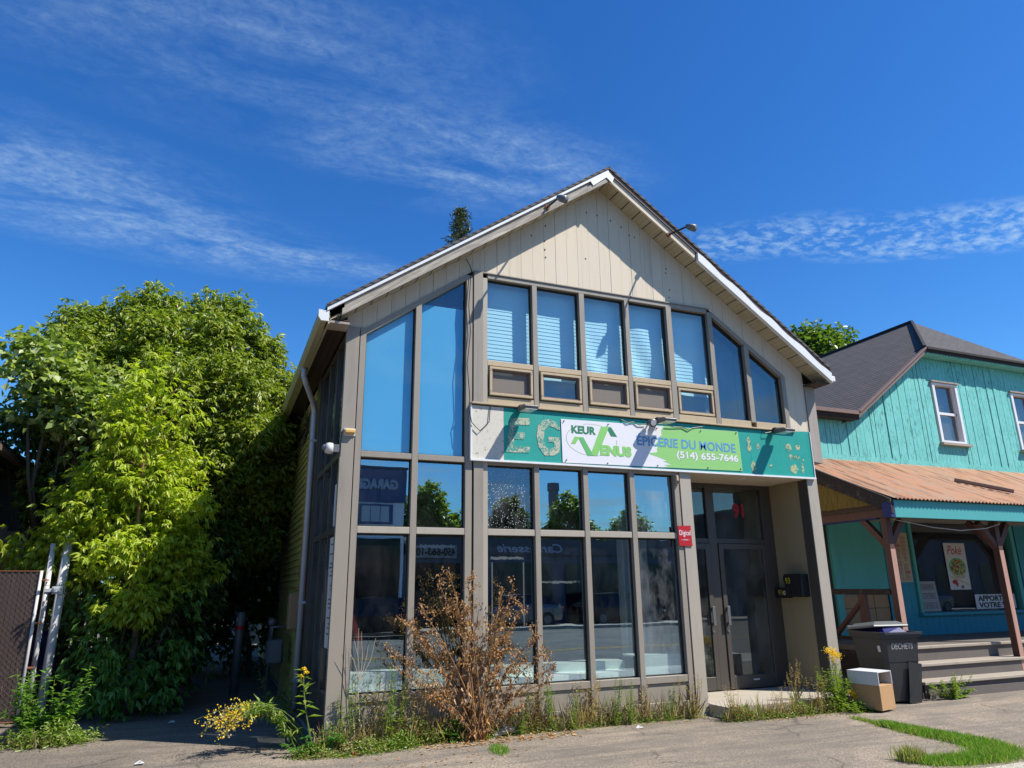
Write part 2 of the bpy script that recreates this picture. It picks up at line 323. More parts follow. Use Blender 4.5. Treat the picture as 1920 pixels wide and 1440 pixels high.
def m_glass(name, refl, rcol, tcol, rough=0.0, bstr=0.012, speck=0, dirt=0.0):
    m, nt, out = newmat(name)
    gl = N(nt, 'ShaderNodeBsdfGlossy'); gl.inputs['Color'].default_value = (*rcol, 1); gl.inputs['Roughness'].default_value = rough
    tr = N(nt, 'ShaderNodeBsdfTransparent'); tr.inputs['Color'].default_value = (*tcol, 1)
    v = objco(nt)
    b = N(nt, 'ShaderNodeBump'); b.inputs['Strength'].default_value = bstr * 12; b.inputs['Distance'].default_value = .004
    nt.links.new(tnoise(nt, v, 1.6, 1.5), b.inputs['Height']); nt.links.new(b.outputs[0], gl.inputs['Normal'])
    fr = N(nt, 'ShaderNodeFresnel'); fr.inputs[0].default_value = 1.5
    gg = N(nt, 'ShaderNodeNewGeometry'); front = math_(nt, 'SUBTRACT', 1.0, gg.outputs['Backfacing'])
    nt.links.new(mixc(nt, front, (1, 1, 1), tcol), tr.inputs['Color'])
    mx = N(nt, 'ShaderNodeMixShader'); nt.links.new(math_(nt, 'MULTIPLY', front, math_(nt, 'ADD', math_(nt, 'MULTIPLY', fr.outputs[0], .7), refl, clamp=True)), mx.inputs[0])
    nt.links.new(tr.outputs[0], mx.inputs[1]); nt.links.new(gl.outputs[0], mx.inputs[2]); last = mx.outputs[0]
    if speck or dirt:
        df = N(nt, 'ShaderNodeBsdfDiffuse'); df.inputs['Color'].default_value = (.75, .78, .8, 1)
        f = math_(nt, 'MULTIPLY', ramp(nt, tnoise(nt, objco(nt, (1, 1, .5)), 3.5, 8, .7), [(.4, 0), (.75, 1)]), dirt)
        if speck:
            vo = N(nt, 'ShaderNodeTexVoronoi'); vo.inputs['Scale'].default_value = speck; nt.links.new(v, vo.inputs['Vector'])
            f = math_(nt, 'MAXIMUM', f, math_(nt, 'MULTIPLY', ramp(nt, vo.outputs['Distance'], [(.14, 1), (.28, 0)]), ramp(nt, vo.outputs['Color'], [(.45, 0), (.55, .8)])))
        m2 = N(nt, 'ShaderNodeMixShader'); nt.links.new(math_(nt, 'MULTIPLY', f, front), m2.inputs[0]); nt.links.new(last, m2.inputs[1]); nt.links.new(df.outputs[0], m2.inputs[2]); last = m2.outputs[0]
    nt.links.new(last, out.inputs[0]); return m
m_glass('glass_upper', .12, (.75, .92, 1.0), (.74, .96, 1.0), dirt=.015)
m_glass('glass_lower', .40, (.66, .88, 1.0), (.90, .96, .95), dirt=.02)
m_glass('glass_speck', .17, (.55, .72, .9), (.35, .42, .5), speck=42, dirt=.10)
m_glass('glass_streak', .36, (.66, .88, 1.0), (.80, .88, .88), dirt=.16)
m_glass('glass_door', .10, (.8, .9, .9), (.50, .56, .58), dirt=.10)
m_glass('glass_house', .14, (.9, .95, 1), (.6, .65, .65), dirt=.03)

def m_leaf(name, cols, trans=.35, rough=.5):
    m, nt, out = newmat(name)
    g = N(nt, 'ShaderNodeNewGeometry')
    st = [(i / max(1, len(cols) - 1), c) for i, c in enumerate(cols)]
    c = ramp(nt, g.outputs['Random Per Island'], st)
    d = N(nt, 'ShaderNodeBsdfPrincipled'); nt.links.new(c, d.inputs['Base Color']); d.inputs['Roughness'].default_value = rough * .8; d.inputs['Specular IOR Level'].default_value = .5
    t = N(nt, 'ShaderNodeBsdfTranslucent'); nt.links.new(mixc(nt, 1.0, c, (1.5, 1.7, .5), 'MULTIPLY'), t.inputs['Color'])
    mx = N(nt, 'ShaderNodeMixShader'); mx.inputs[0].default_value = trans
    nt.links.new(d.outputs[0], mx.inputs[1]); nt.links.new(t.outputs[0], mx.inputs[2]); nt.links.new(mx.outputs[0], out.inputs[0])
m_leaf('leaf_maple', [(.12, .18, .02), (.21, .29, .035), (.30, .36, .05), (.155, .225, .03), (.42, .42, .10), (.26, .31, .04), (.10, .15, .03)])
m_leaf('leaf_pale', [(.17, .23, .05), (.26, .33, .08), (.46, .50, .24), (.20, .27, .06), (.13, .19, .04)])
m_leaf('leaf_sapling', [(.25, .35, .03), (.38, .46, .04), (.48, .52, .05), (.30, .40, .035), (.52, .48, .07)], .45)
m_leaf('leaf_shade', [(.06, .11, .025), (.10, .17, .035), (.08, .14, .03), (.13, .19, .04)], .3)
m_leaf('leaf_vine', [(.08, .19, .03), (.14, .28, .04), (.20, .34, .06)], .35)
m_leaf('leaf_fir', [(.05, .08, .02), (.08, .11, .03), (.13, .12, .04)], .1)
m_leaf('leaf_weed', [(.10, .19, .02), (.17, .27, .035), (.22, .31, .05), (.26, .27, .08)], .35)
m_leaf('leaf_broad', [(.04, .15, .02), (.06, .20, .03)], .3)
m_leaf('grass_blade', [(.08, .24, .015), (.13, .33, .02), (.19, .38, .035), (.32, .38, .10), (.40, .38, .18)], .35)
m_leaf('straw', [(.42, .33, .16), (.34, .25, .12), (.50, .42, .24), (.30, .17, .09)], .3)
m_leaf('dead_leaf', [(.36, .17, .06), (.50, .27, .11), (.24, .11, .045), (.62, .42, .24), (.40, .20, .08), (.30, .21, .14)], .2, .8)
m_leaf('dead_bloom', [(.38, .18, .06), (.46, .25, .09), (.29, .13, .045), (.50, .30, .13)], .15, .85)
m_leaf('petal_yellow', [(.80, .52, .02), (.85, .62, .03), (.70, .42, .02)], .3)

# ------------------------------------------------------------ mesh helpers
class MB:
    def __init__(s): s.v = []; s.f = []
    def quad(s, *p):
        i = len(s.v); s.v += [tuple(q) for q in p]; s.f.append(tuple(range(i, i + len(p)))); return s
    def box(s, x0, x1, y0, y1, z0, z1):
        i = len(s.v)
        s.v += [(x0, y0, z0), (x1, y0, z0), (x1, y1, z0), (x0, y1, z0), (x0, y0, z1), (x1, y0, z1), (x1, y1, z1), (x0, y1, z1)]
        s.f += [tuple(i + k for k in q) for q in ((0, 3, 2, 1), (4, 5, 6, 7), (0, 1, 5, 4), (1, 2, 6, 5), (2, 3, 7, 6), (3, 0, 4, 7))]; return s
    def prism(s, pts, a0, a1, axis='y'):                 # polygon in the other two axes, extruded along axis
        n = len(pts); i = len(s.v)
        area = sum(pts[k][0] * pts[(k + 1) % n][1] - pts[(k + 1) % n][0] * pts[k][1] for k in range(n))
        if area < 0: pts = pts[::-1]
        def mk(p, a): return (p[0], a, p[1]) if axis == 'y' else ((a, p[0], p[1]) if axis == 'x' else (p[0], p[1], a))
        s.v += [mk(p, a0) for p in pts] + [mk(p, a1) for p in pts]
        s.f.append(tuple(i + k for k in range(n))); s.f.append(tuple(i + n + k for k in reversed(range(n))))
        for k in range(n): s.f.append((i + k, i + n + k, i + n + (k + 1) % n, i + (k + 1) % n))
        return s
    def tube(s, path, rad, n=8, cap=True):
        path = [Vector(p) for p in path]; m = len(path)
        rads = rad if hasattr(rad, '__len__') else [rad] * m
        base = len(s.v); prev = None
        for k, p in enumerate(path):
            t = (path[min(k + 1, m - 1)] - path[max(k - 1, 0)])
            t = t.normalized() if t.length > 1e-9 else Vector((0, 0, 1))
            if prev is None:
                a = t.cross(Vector((0, 0, 1)))
                if a.length < 1e-3: a = t.cross(Vector((1, 0, 0)))
                a.normalize()
            else:
                a = prev - t * prev.dot(t)
                a = a.normalized() if a.length > 1e-6 else t.orthogonal().normalized()
            prev = a; b = t.cross(a)
            for j in range(n):
                an = 2 * math.pi * j / n; q = p + (a * math.cos(an) + b * math.sin(an)) * rads[k]; s.v.append(tuple(q))
        for k in range(m - 1):
            for j in range(n):
                s.f.append((base + k * n + j, base + k * n + (j + 1) % n, base + (k + 1) * n + (j + 1) % n, base + (k + 1) * n + j))
        if cap:
            s.f.append(tuple(base + j for j in reversed(range(n)))); s.f.append(tuple(base + (m - 1) * n + j for j in range(n)))
        return s
    def beam(s, p, q, w, h=None):                         # square-section beam between two points
        p, q = Vector(p), Vector(q); t = (q - p).normalized(); a = t.cross(Vector((0, 1, 0)))
        if a.length < 1e-3: a = t.cross(Vector((1, 0, 0)))
        a.normalize(); b = t.cross(a); h = h or w; i = len(s.v)
        for o in (p, q):
            for sa, sb in ((-1, -1), (1, -1), (1, 1), (-1, 1)): s.v.append(tuple(o + a * sa * w / 2 + b * sb * h / 2))
        s.f += [tuple(i + k for k in f) for f in ((3, 2, 1, 0), (4, 5, 6, 7), (0, 1, 5, 4), (1, 2, 6, 5), (2, 3, 7, 6), (3, 0, 4, 7))]; return s
    def ball(s, c, r, n=8, m=6, sc=(1, 1, 1)):
        i = len(s.v); c = Vector(c)
        for a in range(m + 1):
            ph = math.pi * a / m
            for b in range(n):
                t = 2 * math.pi * b / n
                s.v.append((c.x + r * sc[0] * math.sin(ph) * math.cos(t), c.y + r * sc[1] * math.sin(ph) * math.sin(t), c.z + r * sc[2] * math.cos(ph)))
        for a in range(m):
            for b in range(n): s.f.append((i + a * n + b, i + (a + 1) * n + b, i + (a + 1) * n + (b + 1) % n, i + a * n + (b + 1) % n))
        return s
    def build(s, name, mat, parent=None, loc=None, smooth=False, bevel=0.0):
        L = Vector(loc) if loc is not None else (root_loc(parent) if parent else center(s.v))
        me = bpy.data.meshes.new(name)
        me.from_pydata([(a - L.x, b - L.y, c - L.z) for a, b, c in s.v], [], s.f)
        if mat: me.materials.append(MATS[mat])
        me.update()
        if smooth: me.polygons.foreach_set('use_smooth', [True] * len(me.polygons))
        o = bpy.data.objects.new(name, me); COL.objects.link(o)
        if parent: o.parent = parent
        else: o.location = L
        if bevel:
            b = o.modifiers.new('bevel', 'BEVEL'); b.width = bevel; b.segments = 1; b.limit_method = 'ANGLE'; b.angle_limit = R(50)
        return o
def center(v):
    a = np.array(v); return Vector(((a[:, 0].min() + a[:, 0].max()) / 2, (a[:, 1].min() + a[:, 1].max()) / 2, a[:, 2].min()))
def root_loc(o):
    while o.parent: o = o.parent
    return Vector(o.location)
def tag(o, label=None, cat=None, group=None, kind=None):
    if label: o['label'] = label
    if cat: o['category'] = cat
    if group: o['group'] = group
    if kind: o['kind'] = kind
    return o
def thing(name, label, cat, loc=(0, 0, 0), group=None):
    o = bpy.data.objects.new(name, None); COL.objects.link(o); o.location = loc; o.empty_display_size = .2
    return tag(o, label, cat, group)
def zg(x): return -0.12
def text_mesh(name, body, x0, x1, z0, z1, y, mat, parent, depth=.003, bold=.012, shear=0.0, facing=-1, slant=0.0, charsp=1.0, plane='y', wob=0):
    """lettering laid on a wall (plane y = const, facing -y, or +y when facing=1; plane x faces -x), fitted to a box"""
    cu = bpy.data.curves.new(name, 'FONT'); cu.body = body; cu.offset = bold; cu.extrude = .01; cu.shear = shear; cu.resolution_u = 3; cu.space_character = charsp
    t = bpy.data.objects.new('t', cu); COL.objects.link(t); bpy.context.view_layer.update()
    dg = bpy.context.evaluated_depsgraph_get(); me = bpy.data.meshes.new_from_object(t.evaluated_get(dg)); me.name = name
    bpy.data.objects.remove(t); bpy.data.curves.remove(cu)
    n = len(me.vertices); a = np.empty(n * 3); me.vertices.foreach_get('co', a); a = a.reshape(-1, 3)
    lo, hi = a.min(0), a.max(0); s = (a - lo) / np.maximum(hi - lo, 1e-9)
    L = root_loc(parent); b = np.empty_like(a)
    if plane == 'y':
        b[:, 0] = (x0 + s[:, 0] * (x1 - x0)) if facing < 0 else (x1 - s[:, 0] * (x1 - x0))
        b[:, 1] = y + (-s[:, 2] * depth if facing < 0 else s[:, 2] * depth)
        b[:, 2] = z0 + s[:, 1] * (z1 - z0) + slant * s[:, 0]
    else:                                                # on a plane x=y, facing -x: reading left to right runs towards -y
        b[:, 1] = x1 - s[:, 0] * (x1 - x0); b[:, 0] = y - s[:, 2] * depth; b[:, 2] = z0 + s[:, 1] * (z1 - z0)
    b -= np.array(L); me.vertices.foreach_set('co', b.ravel()); me.update()
    me.materials.clear(); me.materials.append(MATS[mat])
    o = bpy.data.objects.new(name, me); COL.objects.link(o); o.parent = parent; return o
simple('blind_fabric', lin(232, 238, 242, 0.85), 0.7, 0, 0.04, 3)
simple('grey_shade', lin(120, 128, 136), 0.8, 0, 0.06, 2)
simple('blue_shade', lin(112, 186, 232), 0.7, 0, 0.02, 1)
simple('recess_panel', lin(176, 160, 126), 0.75, 0, 0.08, 2, (1, 1, .3), 0.25, lin(110, 98, 78), 0.1)
def m_screen():
    m, nt, out = newmat('insect_screen')
    d = N(nt, 'ShaderNodeBsdfDiffuse'); d.inputs[0].default_value = (*lin(168, 158, 148), 1)
    t = N(nt, 'ShaderNodeBsdfTransparent'); mx = N(nt, 'ShaderNodeMixShader'); mx.inputs[0].default_value = .72
    nt.links.new(t.outputs[0], mx.inputs[1]); nt.links.new(d.outputs[0], mx.inputs[2]); nt.links.new(mx.outputs[0], out.inputs[0])
    m, nt, out = newmat('gauze')
    d = N(nt, 'ShaderNodeBsdfDiffuse'); d.inputs[0].default_value = (.7, .76, .74, 1)
    t = N(nt, 'ShaderNodeBsdfTransparent'); mx = N(nt, 'ShaderNodeMixShader'); mx.inputs[0].default_value = .6
    nt.links.new(t.outputs[0], mx.inputs[1]); nt.links.new(d.outputs[0], mx.inputs[2]); nt.links.new(mx.outputs[0], out.inputs[0])
m_screen()
def m_soffit():
    m, nt, out = newmat('soffit_perf'); v = objco(nt)
    vo = N(nt, 'ShaderNodeTexVoronoi'); vo.inputs['Scale'].default_value = 55; vo.inputs['Randomness'].default_value = 0.0; nt.links.new(v, vo.inputs['Vector'])
    c = mixc(nt, ramp(nt, vo.outputs['Distance'], [(.2, 1), (.34, 0)]), lin(205, 190, 158), lin(120, 105, 80))
    c = mixc(nt, math_(nt, 'MULTIPLY', ramp(nt, tnoise(nt, v, 3, 6, .7), [(.5, 0), (.7, 1)]), .3), c, lin(130, 112, 86))
    pbsdf(nt, out, c, .6, 0, None)
m_soffit()
simple('logo_shadow', lin(60, 100, 130), 0.5, 0, 0.05)
simple('fin_grey', lin(190, 175, 160), 0.5, 0, 0.1)
simple('glass_house_flat', lin(235, 240, 240), 0.3, 0, 0.1)
simple('black_weathered', lin(52, 44, 44), 0.9, 0, 0.2, 8, (1, .3, 1), 0.6, lin(135, 125, 118), 0.4)
simple('straw_stem', lin(205, 190, 160), 0.8, 0, 0.1)
m_leaf('straw_green', [(.30, .34, .10), (.42, .38, .16), (.24, .32, .07)], .35)
m_leaf('leaf_poplar', [(.07, .13, .03), (.12, .20, .04), (.18, .26, .06), (.10, .17, .03)], .3)
# ============================================================ SETTING: ground, street
def sheet(name, pts, mat, dz=0.0, label_kind='structure'):
    m = MB(); m.quad(*[(x, y, zg(x) + dz) for x, y in pts]); o = m.build(name, mat); tag(o, kind=label_kind); return o
sheet('ground', [(-400, -400), (400, -400), (400, 400), (-400, 400)], 'asphalt_drive', -0.008)
# parking forecourt with a wavy, broken edge against the driveway
edge = []
rr = random.Random(3)
sheet('forecourt', [(-9, -3.70), (40, -3.70), (40, 2.0), (9.35, 2.0), (9.35, .0), (6.75, 0), (6.75, -.02), (1.3, -.02), (-9, -.9)], 'asphalt_lot', 0.0)
sheet('sidewalk', [(-60, -5.3), (80, -5.3), (80, -3.70), (-60, -3.70)], 'sidewalk_conc', 0.012)
k = MB()
for x0, x1 in ((-60, 80),):
    k.v += [(x, y, zg(x) + z) for x in (x0, x1) for (y, z) in ((-5.45, -.12), (-5.45, .012), (-5.3, .012), (-5.3, -.12))]
    k.f += [(0, 1, 5, 4), (1, 2, 6, 5)]
tag(k.build('kerb', 'sidewalk_conc'), kind='structure')
sheet('road', [(-120, -19.9), (160, -19.9), (160, -5.45), (-120, -5.45)], 'asphalt_road', 0.002)
for yy in (-10.35, -10.65):
    sheet('road_marking', [(-60, yy - .06), (90, yy - .06), (90, yy + .06), (-60, yy + .06)], 'road_paint', 0.008)
k = MB(); k.v += [(x, y, zg(x) + z) for x in (-60, 90) for (y, z) in ((-19.9, -.05), (-19.9, .13), (-20.1, .13), (-21.6, .13), (-21.6, 0))]
k.f += [(0, 5, 6, 1), (1, 6, 7, 2), (2, 7, 8, 3), (3, 8, 9, 4)]
tag(k.build('sidewalk', 'sidewalk_conc'), kind='structure')

# ============================================================ THE GREY SHOP
shop = thing('shop_building', 'beige two-storey gabled shop with a glazed grey metal front and steep roof', 'shop', (1.34, 0, 0.05))
RX, RZ, SL = 5.355, 8.03, 0.705                       # ridge x, soffit height at the ridge, slope
def soff(x): return RZ - SL * abs(x - RX)
YB = 13.5                                             # back of the building
# walls (real thickness, real rooms behind the glass)
m = MB()
m.box(1.37, 1.47, 2.35, YB, -.3, 5.0)                  # left wall behind the siding
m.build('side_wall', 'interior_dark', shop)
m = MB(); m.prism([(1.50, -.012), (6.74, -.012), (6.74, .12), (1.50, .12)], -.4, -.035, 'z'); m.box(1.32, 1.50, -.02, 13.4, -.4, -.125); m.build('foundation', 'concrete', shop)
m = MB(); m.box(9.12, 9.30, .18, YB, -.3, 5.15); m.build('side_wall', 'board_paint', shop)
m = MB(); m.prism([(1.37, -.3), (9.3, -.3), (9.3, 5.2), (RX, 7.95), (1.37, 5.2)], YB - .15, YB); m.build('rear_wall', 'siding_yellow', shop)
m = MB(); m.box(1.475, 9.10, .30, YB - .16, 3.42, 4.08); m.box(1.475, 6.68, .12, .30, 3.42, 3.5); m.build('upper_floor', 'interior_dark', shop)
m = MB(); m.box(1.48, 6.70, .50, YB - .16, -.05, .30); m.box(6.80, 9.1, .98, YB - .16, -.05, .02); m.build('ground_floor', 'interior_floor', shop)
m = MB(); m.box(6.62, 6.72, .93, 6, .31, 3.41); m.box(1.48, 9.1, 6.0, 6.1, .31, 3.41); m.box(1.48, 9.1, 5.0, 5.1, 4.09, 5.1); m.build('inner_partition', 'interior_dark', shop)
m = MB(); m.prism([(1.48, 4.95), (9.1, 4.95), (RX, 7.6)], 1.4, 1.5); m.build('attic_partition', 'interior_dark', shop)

# lap siding on the side wall
m = MB(); z = -.068
while z < 4.98:
    y0, y1 = 2.75, YB + .02
    m.quad((1.37, y1, z), (1.335, y1, z), (1.335, y0, z), (1.37, y0, z)); m.quad((1.335, y0, z), (1.335, y1, z), (1.362, y1, z + .118), (1.362, y0, z + .118))
    z += .118
m.build('siding', 'siding_yellow', shop)
m = MB(); m.box(1.325, 1.37, 2.30, 2.75, -.3, 5.0); m.build('corner_board', 'dark_metal', shop)

# side windows just behind the front corner
m = MB()
for y in (.06, .70, 1.45, 2.24): m.box(1.35, 1.43, y, y + .07, -.2, 5.02)
for (y0, y1) in ((.13, .70), (.77, 1.45), (1.52, 2.24)):
    for z0, z1 in ((-.2, .44), (2.335, 2.415), (3.30, 3.38), (4.95, 5.02)): m.box(1.352, 1.428, y0, y1, z0, z1)
m.build('side_frame', 'dark_metal', shop, bevel=.004)
for (y0, y1) in ((.13, .70), (.77, 1.45), (1.52, 2.24)):
    for z0, z1 in ((.44, 2.335), (2.415, 3.30), (3.38, 4.95)):
        m = MB(); m.box(1.385, 1.391, y0, y1, z0, z1); m.build('side_pane', 'glass_door', shop)
m = MB()
for (y0, y1) in ((.80, 1.42), (1.55, 2.2)):
    nseg = 14
    for z0, z1 in ((.46, 2.3), (2.43, 3.28), (3.4, 4.9)):
        for i in range(nseg):
            a, b = y0 + (y1 - y0) * i / nseg, y0 + (y1 - y0) * (i + 1) / nseg
            m.quad((1.50 + .02 * math.sin(i * 2.1), a, z0), (1.50 + .02 * math.sin((i + 1) * 2.1), b, z0), (1.50 + .02 * math.sin((i + 1) * 2.1), b, z1), (1.50 + .02 * math.sin(i * 2.1), a, z1))
m.build('curtain', 'paper', shop)

# ---- the glazed front
def F(name, x0, x1, z0, z1, y0=-.02, y1=.11, mat='frame_metal', bevel=.004):
    m = MB(); m.box(x0, x1, y0, y1, z0, z1); return m.build(name, mat, shop, bevel=bevel)
# header line of the glazing: (x, z) profile
def head(x):
    if x <= 1.53: return 5.02
    if x <= 3.13: return 5.02 + (6.175 - 5.02) * (x - 1.53) / 1.60
    if x <= 7.38: return 6.175
    if x <= 8.90: return 6.175 - (6.175 - 5.13) * (x - 7.38) / 1.52
    return 4.13
F('corner_post', 1.34, 1.515, -.20, 5.06, -.03, .05)
for a in ((1.515, 1.527, 0, .05, -.1, 5.03), (3.142, 3.152, -.005, .06, -.1, 3.36), (6.503, 6.513, -.01, .05, -.1, 3.36)): m = MB(); m.box(*a); m.build('joint_gap', 'dark_gasket', shop)
F('post_stile', 1.527, 1.608, -.10, 5.075)
F('post_stile', 3.034, 3.130, -.10, 6.10)
F('centre_post', 3.152, 3.290, -.10, 3.36, -.035, .05)
F('centre_post', 3.142, 3.285, 4.15, 6.172, -.035, .05)
F('post_stile', 3.292, 3.361, -.10, 3.36, -.02, .11, 'frame_metal_light')
F('post_stile', 3.287, 3.361, 4.15, 6.095, -.02, .11, 'frame_metal_light')
F('post_stile', 6.412, 6.503, -.10, 3.36)
F('right_post', 6.513, 6.715, -.20, 3.36, -.035, .09, 'frame_metal_light')
F('mullion', 2.287, 2.370, -.09, 5.535)
CU = [(3.361, 4.085), (4.166, 4.888), (4.980, 5.710), (5.790, 6.505), (6.608, 7.337)]
CLW = [(3.361, 4.061), (4.140, 4.840), (4.920, 5.622), (5.706, 6.412)]
for a, b in zip(CU[:-1], CU[1:]): F('mullion', a[1], b[0], 4.15, 6.095)
for a, b in zip(CLW[:-1], CLW[1:]): F('mullion', a[1], b[0], -.10, 3.36, -.025)
F('mullion', 7.337, 7.426, 4.15, 6.12)
F('mullion', 8.048, 8.146, 4.25, 5.60)
F('mullion', 8.788, 8.880, 4.15, 5.10)
# headers
m = MB()
m.prism([(1.610, 4.985), (3.033, 6.012), (3.033, 6.105), (1.610, 5.078)], -.018, .10); m.build('header', 'frame_metal', shop)
m = MB(); m.box(3.363, 7.335, -.018, .10, 6.094, 6.165); m.build('header', 'frame_metal', shop, bevel=.004)
m = MB(); m.prism([(7.428, 6.045), (8.880, 5.047), (8.880, 5.135), (7.428, 6.135)], -.017, .10); m.build('header', 'frame_metal', shop)
# transoms
for a, b in ((1.610, 2.285), (2.372, 3.032)):
    F('transom', a, b, 3.302, 3.379, -.016); F('transom', a, b, 2.331, 2.416, -.016, .11, 'frame_metal_light')
    F('sill_rail', a, b, .355, .442, -.016); F('base_panel', a, b, .07, .353, .01, .06); F('bottom_rail', a, b, -.03, .068, -.01, .06)
for a, b in CLW:
    F('transom', a + .002, b - .002, 2.331, 2.416, -.016, .11, 'frame_metal_light'); F('transom', a + .002, b - .002, 3.289, 3.36, -.016)
    F('sill_rail', a + .002, b - .002, .335, .427, -.016); F('base_panel', a + .002, b - .002, .09, .333, .01, .06); F('bottom_rail', a + .002, b - .002, -.03, .088, -.01, .06)
for a, b in CU: F('transom', a + .002, b - .002, 4.735, 4.814, -.016, .11, 'frame_cream')
for a, b in CU + [(7.428, 8.046), (8.148, 8.786)]: F('sill_rail', a + .002, b - .002, 4.155, 4.272, -.016, .11, 'frame_cream')
m = MB(); m.box(3.10, 8.90, -.10, .02, 4.128, 4.152); m.build('sill', 'frame_cream', shop, bevel=.003)

def pane(x0, x1, z0, z1, mat, name='window', ztop2=None, y=.065):
    """a glazed light: black gasket, and its pane one level below; sloped top when ztop2 is given"""
    zt2 = z1 if ztop2 is None else ztop2; g = .016
    m = MB()
    m.box(x0 + .001, x0 + g, y - .02, y + .02, z0 + .001, z1 - .001); m.box(x1 - g, x1 - .001, y - .02, y + .02, z0 + .001, zt2 - .001); m.box(x0 + g, x1 - g, y - .02, y + .02, z0 + .001, z0 + g)
    m.prism([(x0 + g, z1 - g * 1.4), (x1 - g, zt2 - g * 1.4), (x1 - g, zt2), (x0 + g, z1)], y - .02, y + .02)
    f = m.build(name, 'dark_gasket', shop)
    p = MB(); p.prism([(x0 + .003, z0 + .003), (x1 - .003, z0 + .003), (x1 - .003, zt2 - .004), (x0 + .003, z1 - .004)], y - .003, y + .003)
    p.build('pane', mat, f); return f
w = pane(1.608, 2.287, 3.379, 5.040, 'glass_upper', ztop2=5.530)
w2 = pane(2.370, 3.034, 3.379, 5.590, 'glass_upper', ztop2=6.070)
for (a, b) in ((1.608, 2.287), (2.370, 3.034)):
    pane(a, b, 2.416, 3.302, 'glass_lower'); pane(a, b, .442, 2.331, 'glass_lower')
for i, (a, b) in enumerate(CLW):
    pane(a, b, 2.416, 3.289, ('glass_speck', 'glass_lower', 'glass_lower', 'glass_streak')[i]); pane(a, b, .427, 2.331, 'glass_streak' if i == 3 else 'glass_lower')
blinds = []
for i, (a, b) in enumerate(CU):
    f = pane(a, b, 4.814, 6.094, 'glass_upper')
    m = MB(); z = 4.66; j = 0; rb = random.Random(20 + i); amp = (0.0, .004, .022, .026, .012)[i]
    while z < 6.12:                                      # hanging pleated blind; some are bulged and creased
        cols = 12
        for c in range(cols):
            xa, xb = a - .03 + (b - a + .06) * c / cols, a - .03 + (b - a + .06) * (c + 1) / cols
            def yy(x, zz):
                u = (x - a) / (b - a)
                return .185 + amp * math.sin(3.1 * u + 2.3 * zz + i) * math.cos(1.7 * zz + 4 * u) + (.007 * math.sin(9 * u + 7 * zz) if amp > .02 else 0)
            m.quad((xa, yy(xa, z) - .003, z), (xb, yy(xb, z) - .003, z), (xb, yy(xb, z + .06) + .003, z + .063), (xa, yy(xa, z + .06) + .003, z + .063))
        z += .060
    m.build('blind', 'blind_fabric', f); blinds.append(f)
d1 = pane(7.426, 8.048, 4.272, 6.050, 'glass_upper', ztop2=5.618)
d2 = pane(8.146, 8.788, 4.272, 5.548, 'glass_upper', ztop2=5.108)
m = MB(); m.prism([(7.40, 4.2), (8.09, 4.2), (8.09, 5.62), (7.40, 6.08)], .34, .36); m.build('blind', 'grey_shade', d1)
m = MB(); m.prism([(8.10, 4.2), (8.84, 4.2), (8.84, 5.1), (8.10, 5.6)], .34, .36); m.build('blind', 'grey_shade', d2)
m = MB(); m.prism([(1.50, 3.3), (2.33, 3.3), (2.33, 5.55), (1.50, 5.03)], .085, .095); m.build('backing', 'blue_shade', w)
m = MB(); m.prism([(2.331, 3.3), (3.12, 3.3), (3.12, 5.575), (2.331, 5.575)], .085, .095); m.build('backing', 'blue_shade', w2)
# the little awning windows under the blinds
for i, (a, b) in enumerate(CU):
    x0, x1, z0, z1 = a + .025, b - .025, 4.290, 4.715
    t = .036; y0 = -.045 if i != 4 else -.02
    m = MB(); m.box(x0, x1, y0, .05, z0, z0 + t); m.box(x0, x1, y0, .05, z1 - t, z1); m.box(x0, x0 + t, y0, .05, z0 + t, z1 - t); m.box(x1 - t, x1, y0, .05, z0 + t, z1 - t)
    f = m.build('awning_window', 'frame_cream', shop, bevel=.004)
    m = MB(); t2 = .055
    m.box(x0 + t, x0 + t2, y0 + .02, .045, z0 + t, z1 - t); m.box(x1 - t2, x1 - t, y0 + .02, .045, z0 + t, z1 - t); m.box(x0 + t2, x1 - t2, y0 + .02, .045, z0 + t, z0 + t2); m.box(x0 + t2, x1 - t2, y0 + .02, .045, z1 - t2, z1 - t)
    for zz in (z0 + .06, z1 - .06):
        for xx in (x0 + .018, x1 - .018): m.box(xx - .006, xx + .006, y0 - .003, y0 + .001, zz - .006, zz + .006)
    m.build('gasket', 'fascia_brown', f)
    m = MB(); m.box(x0 + .05, x1 - .05, .02, .026, z0 + .05, z1 - .05)
    m.build('pane', 'glass_upper' if i in (1, 4) else 'insect_screen', f)
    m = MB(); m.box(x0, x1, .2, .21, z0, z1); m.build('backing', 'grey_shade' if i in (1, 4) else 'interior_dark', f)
m = MB(); m.box(3.2, 9.05, .115, .35, 4.085, 4.16); m.build('inner_sill', 'interior_dark', shop)

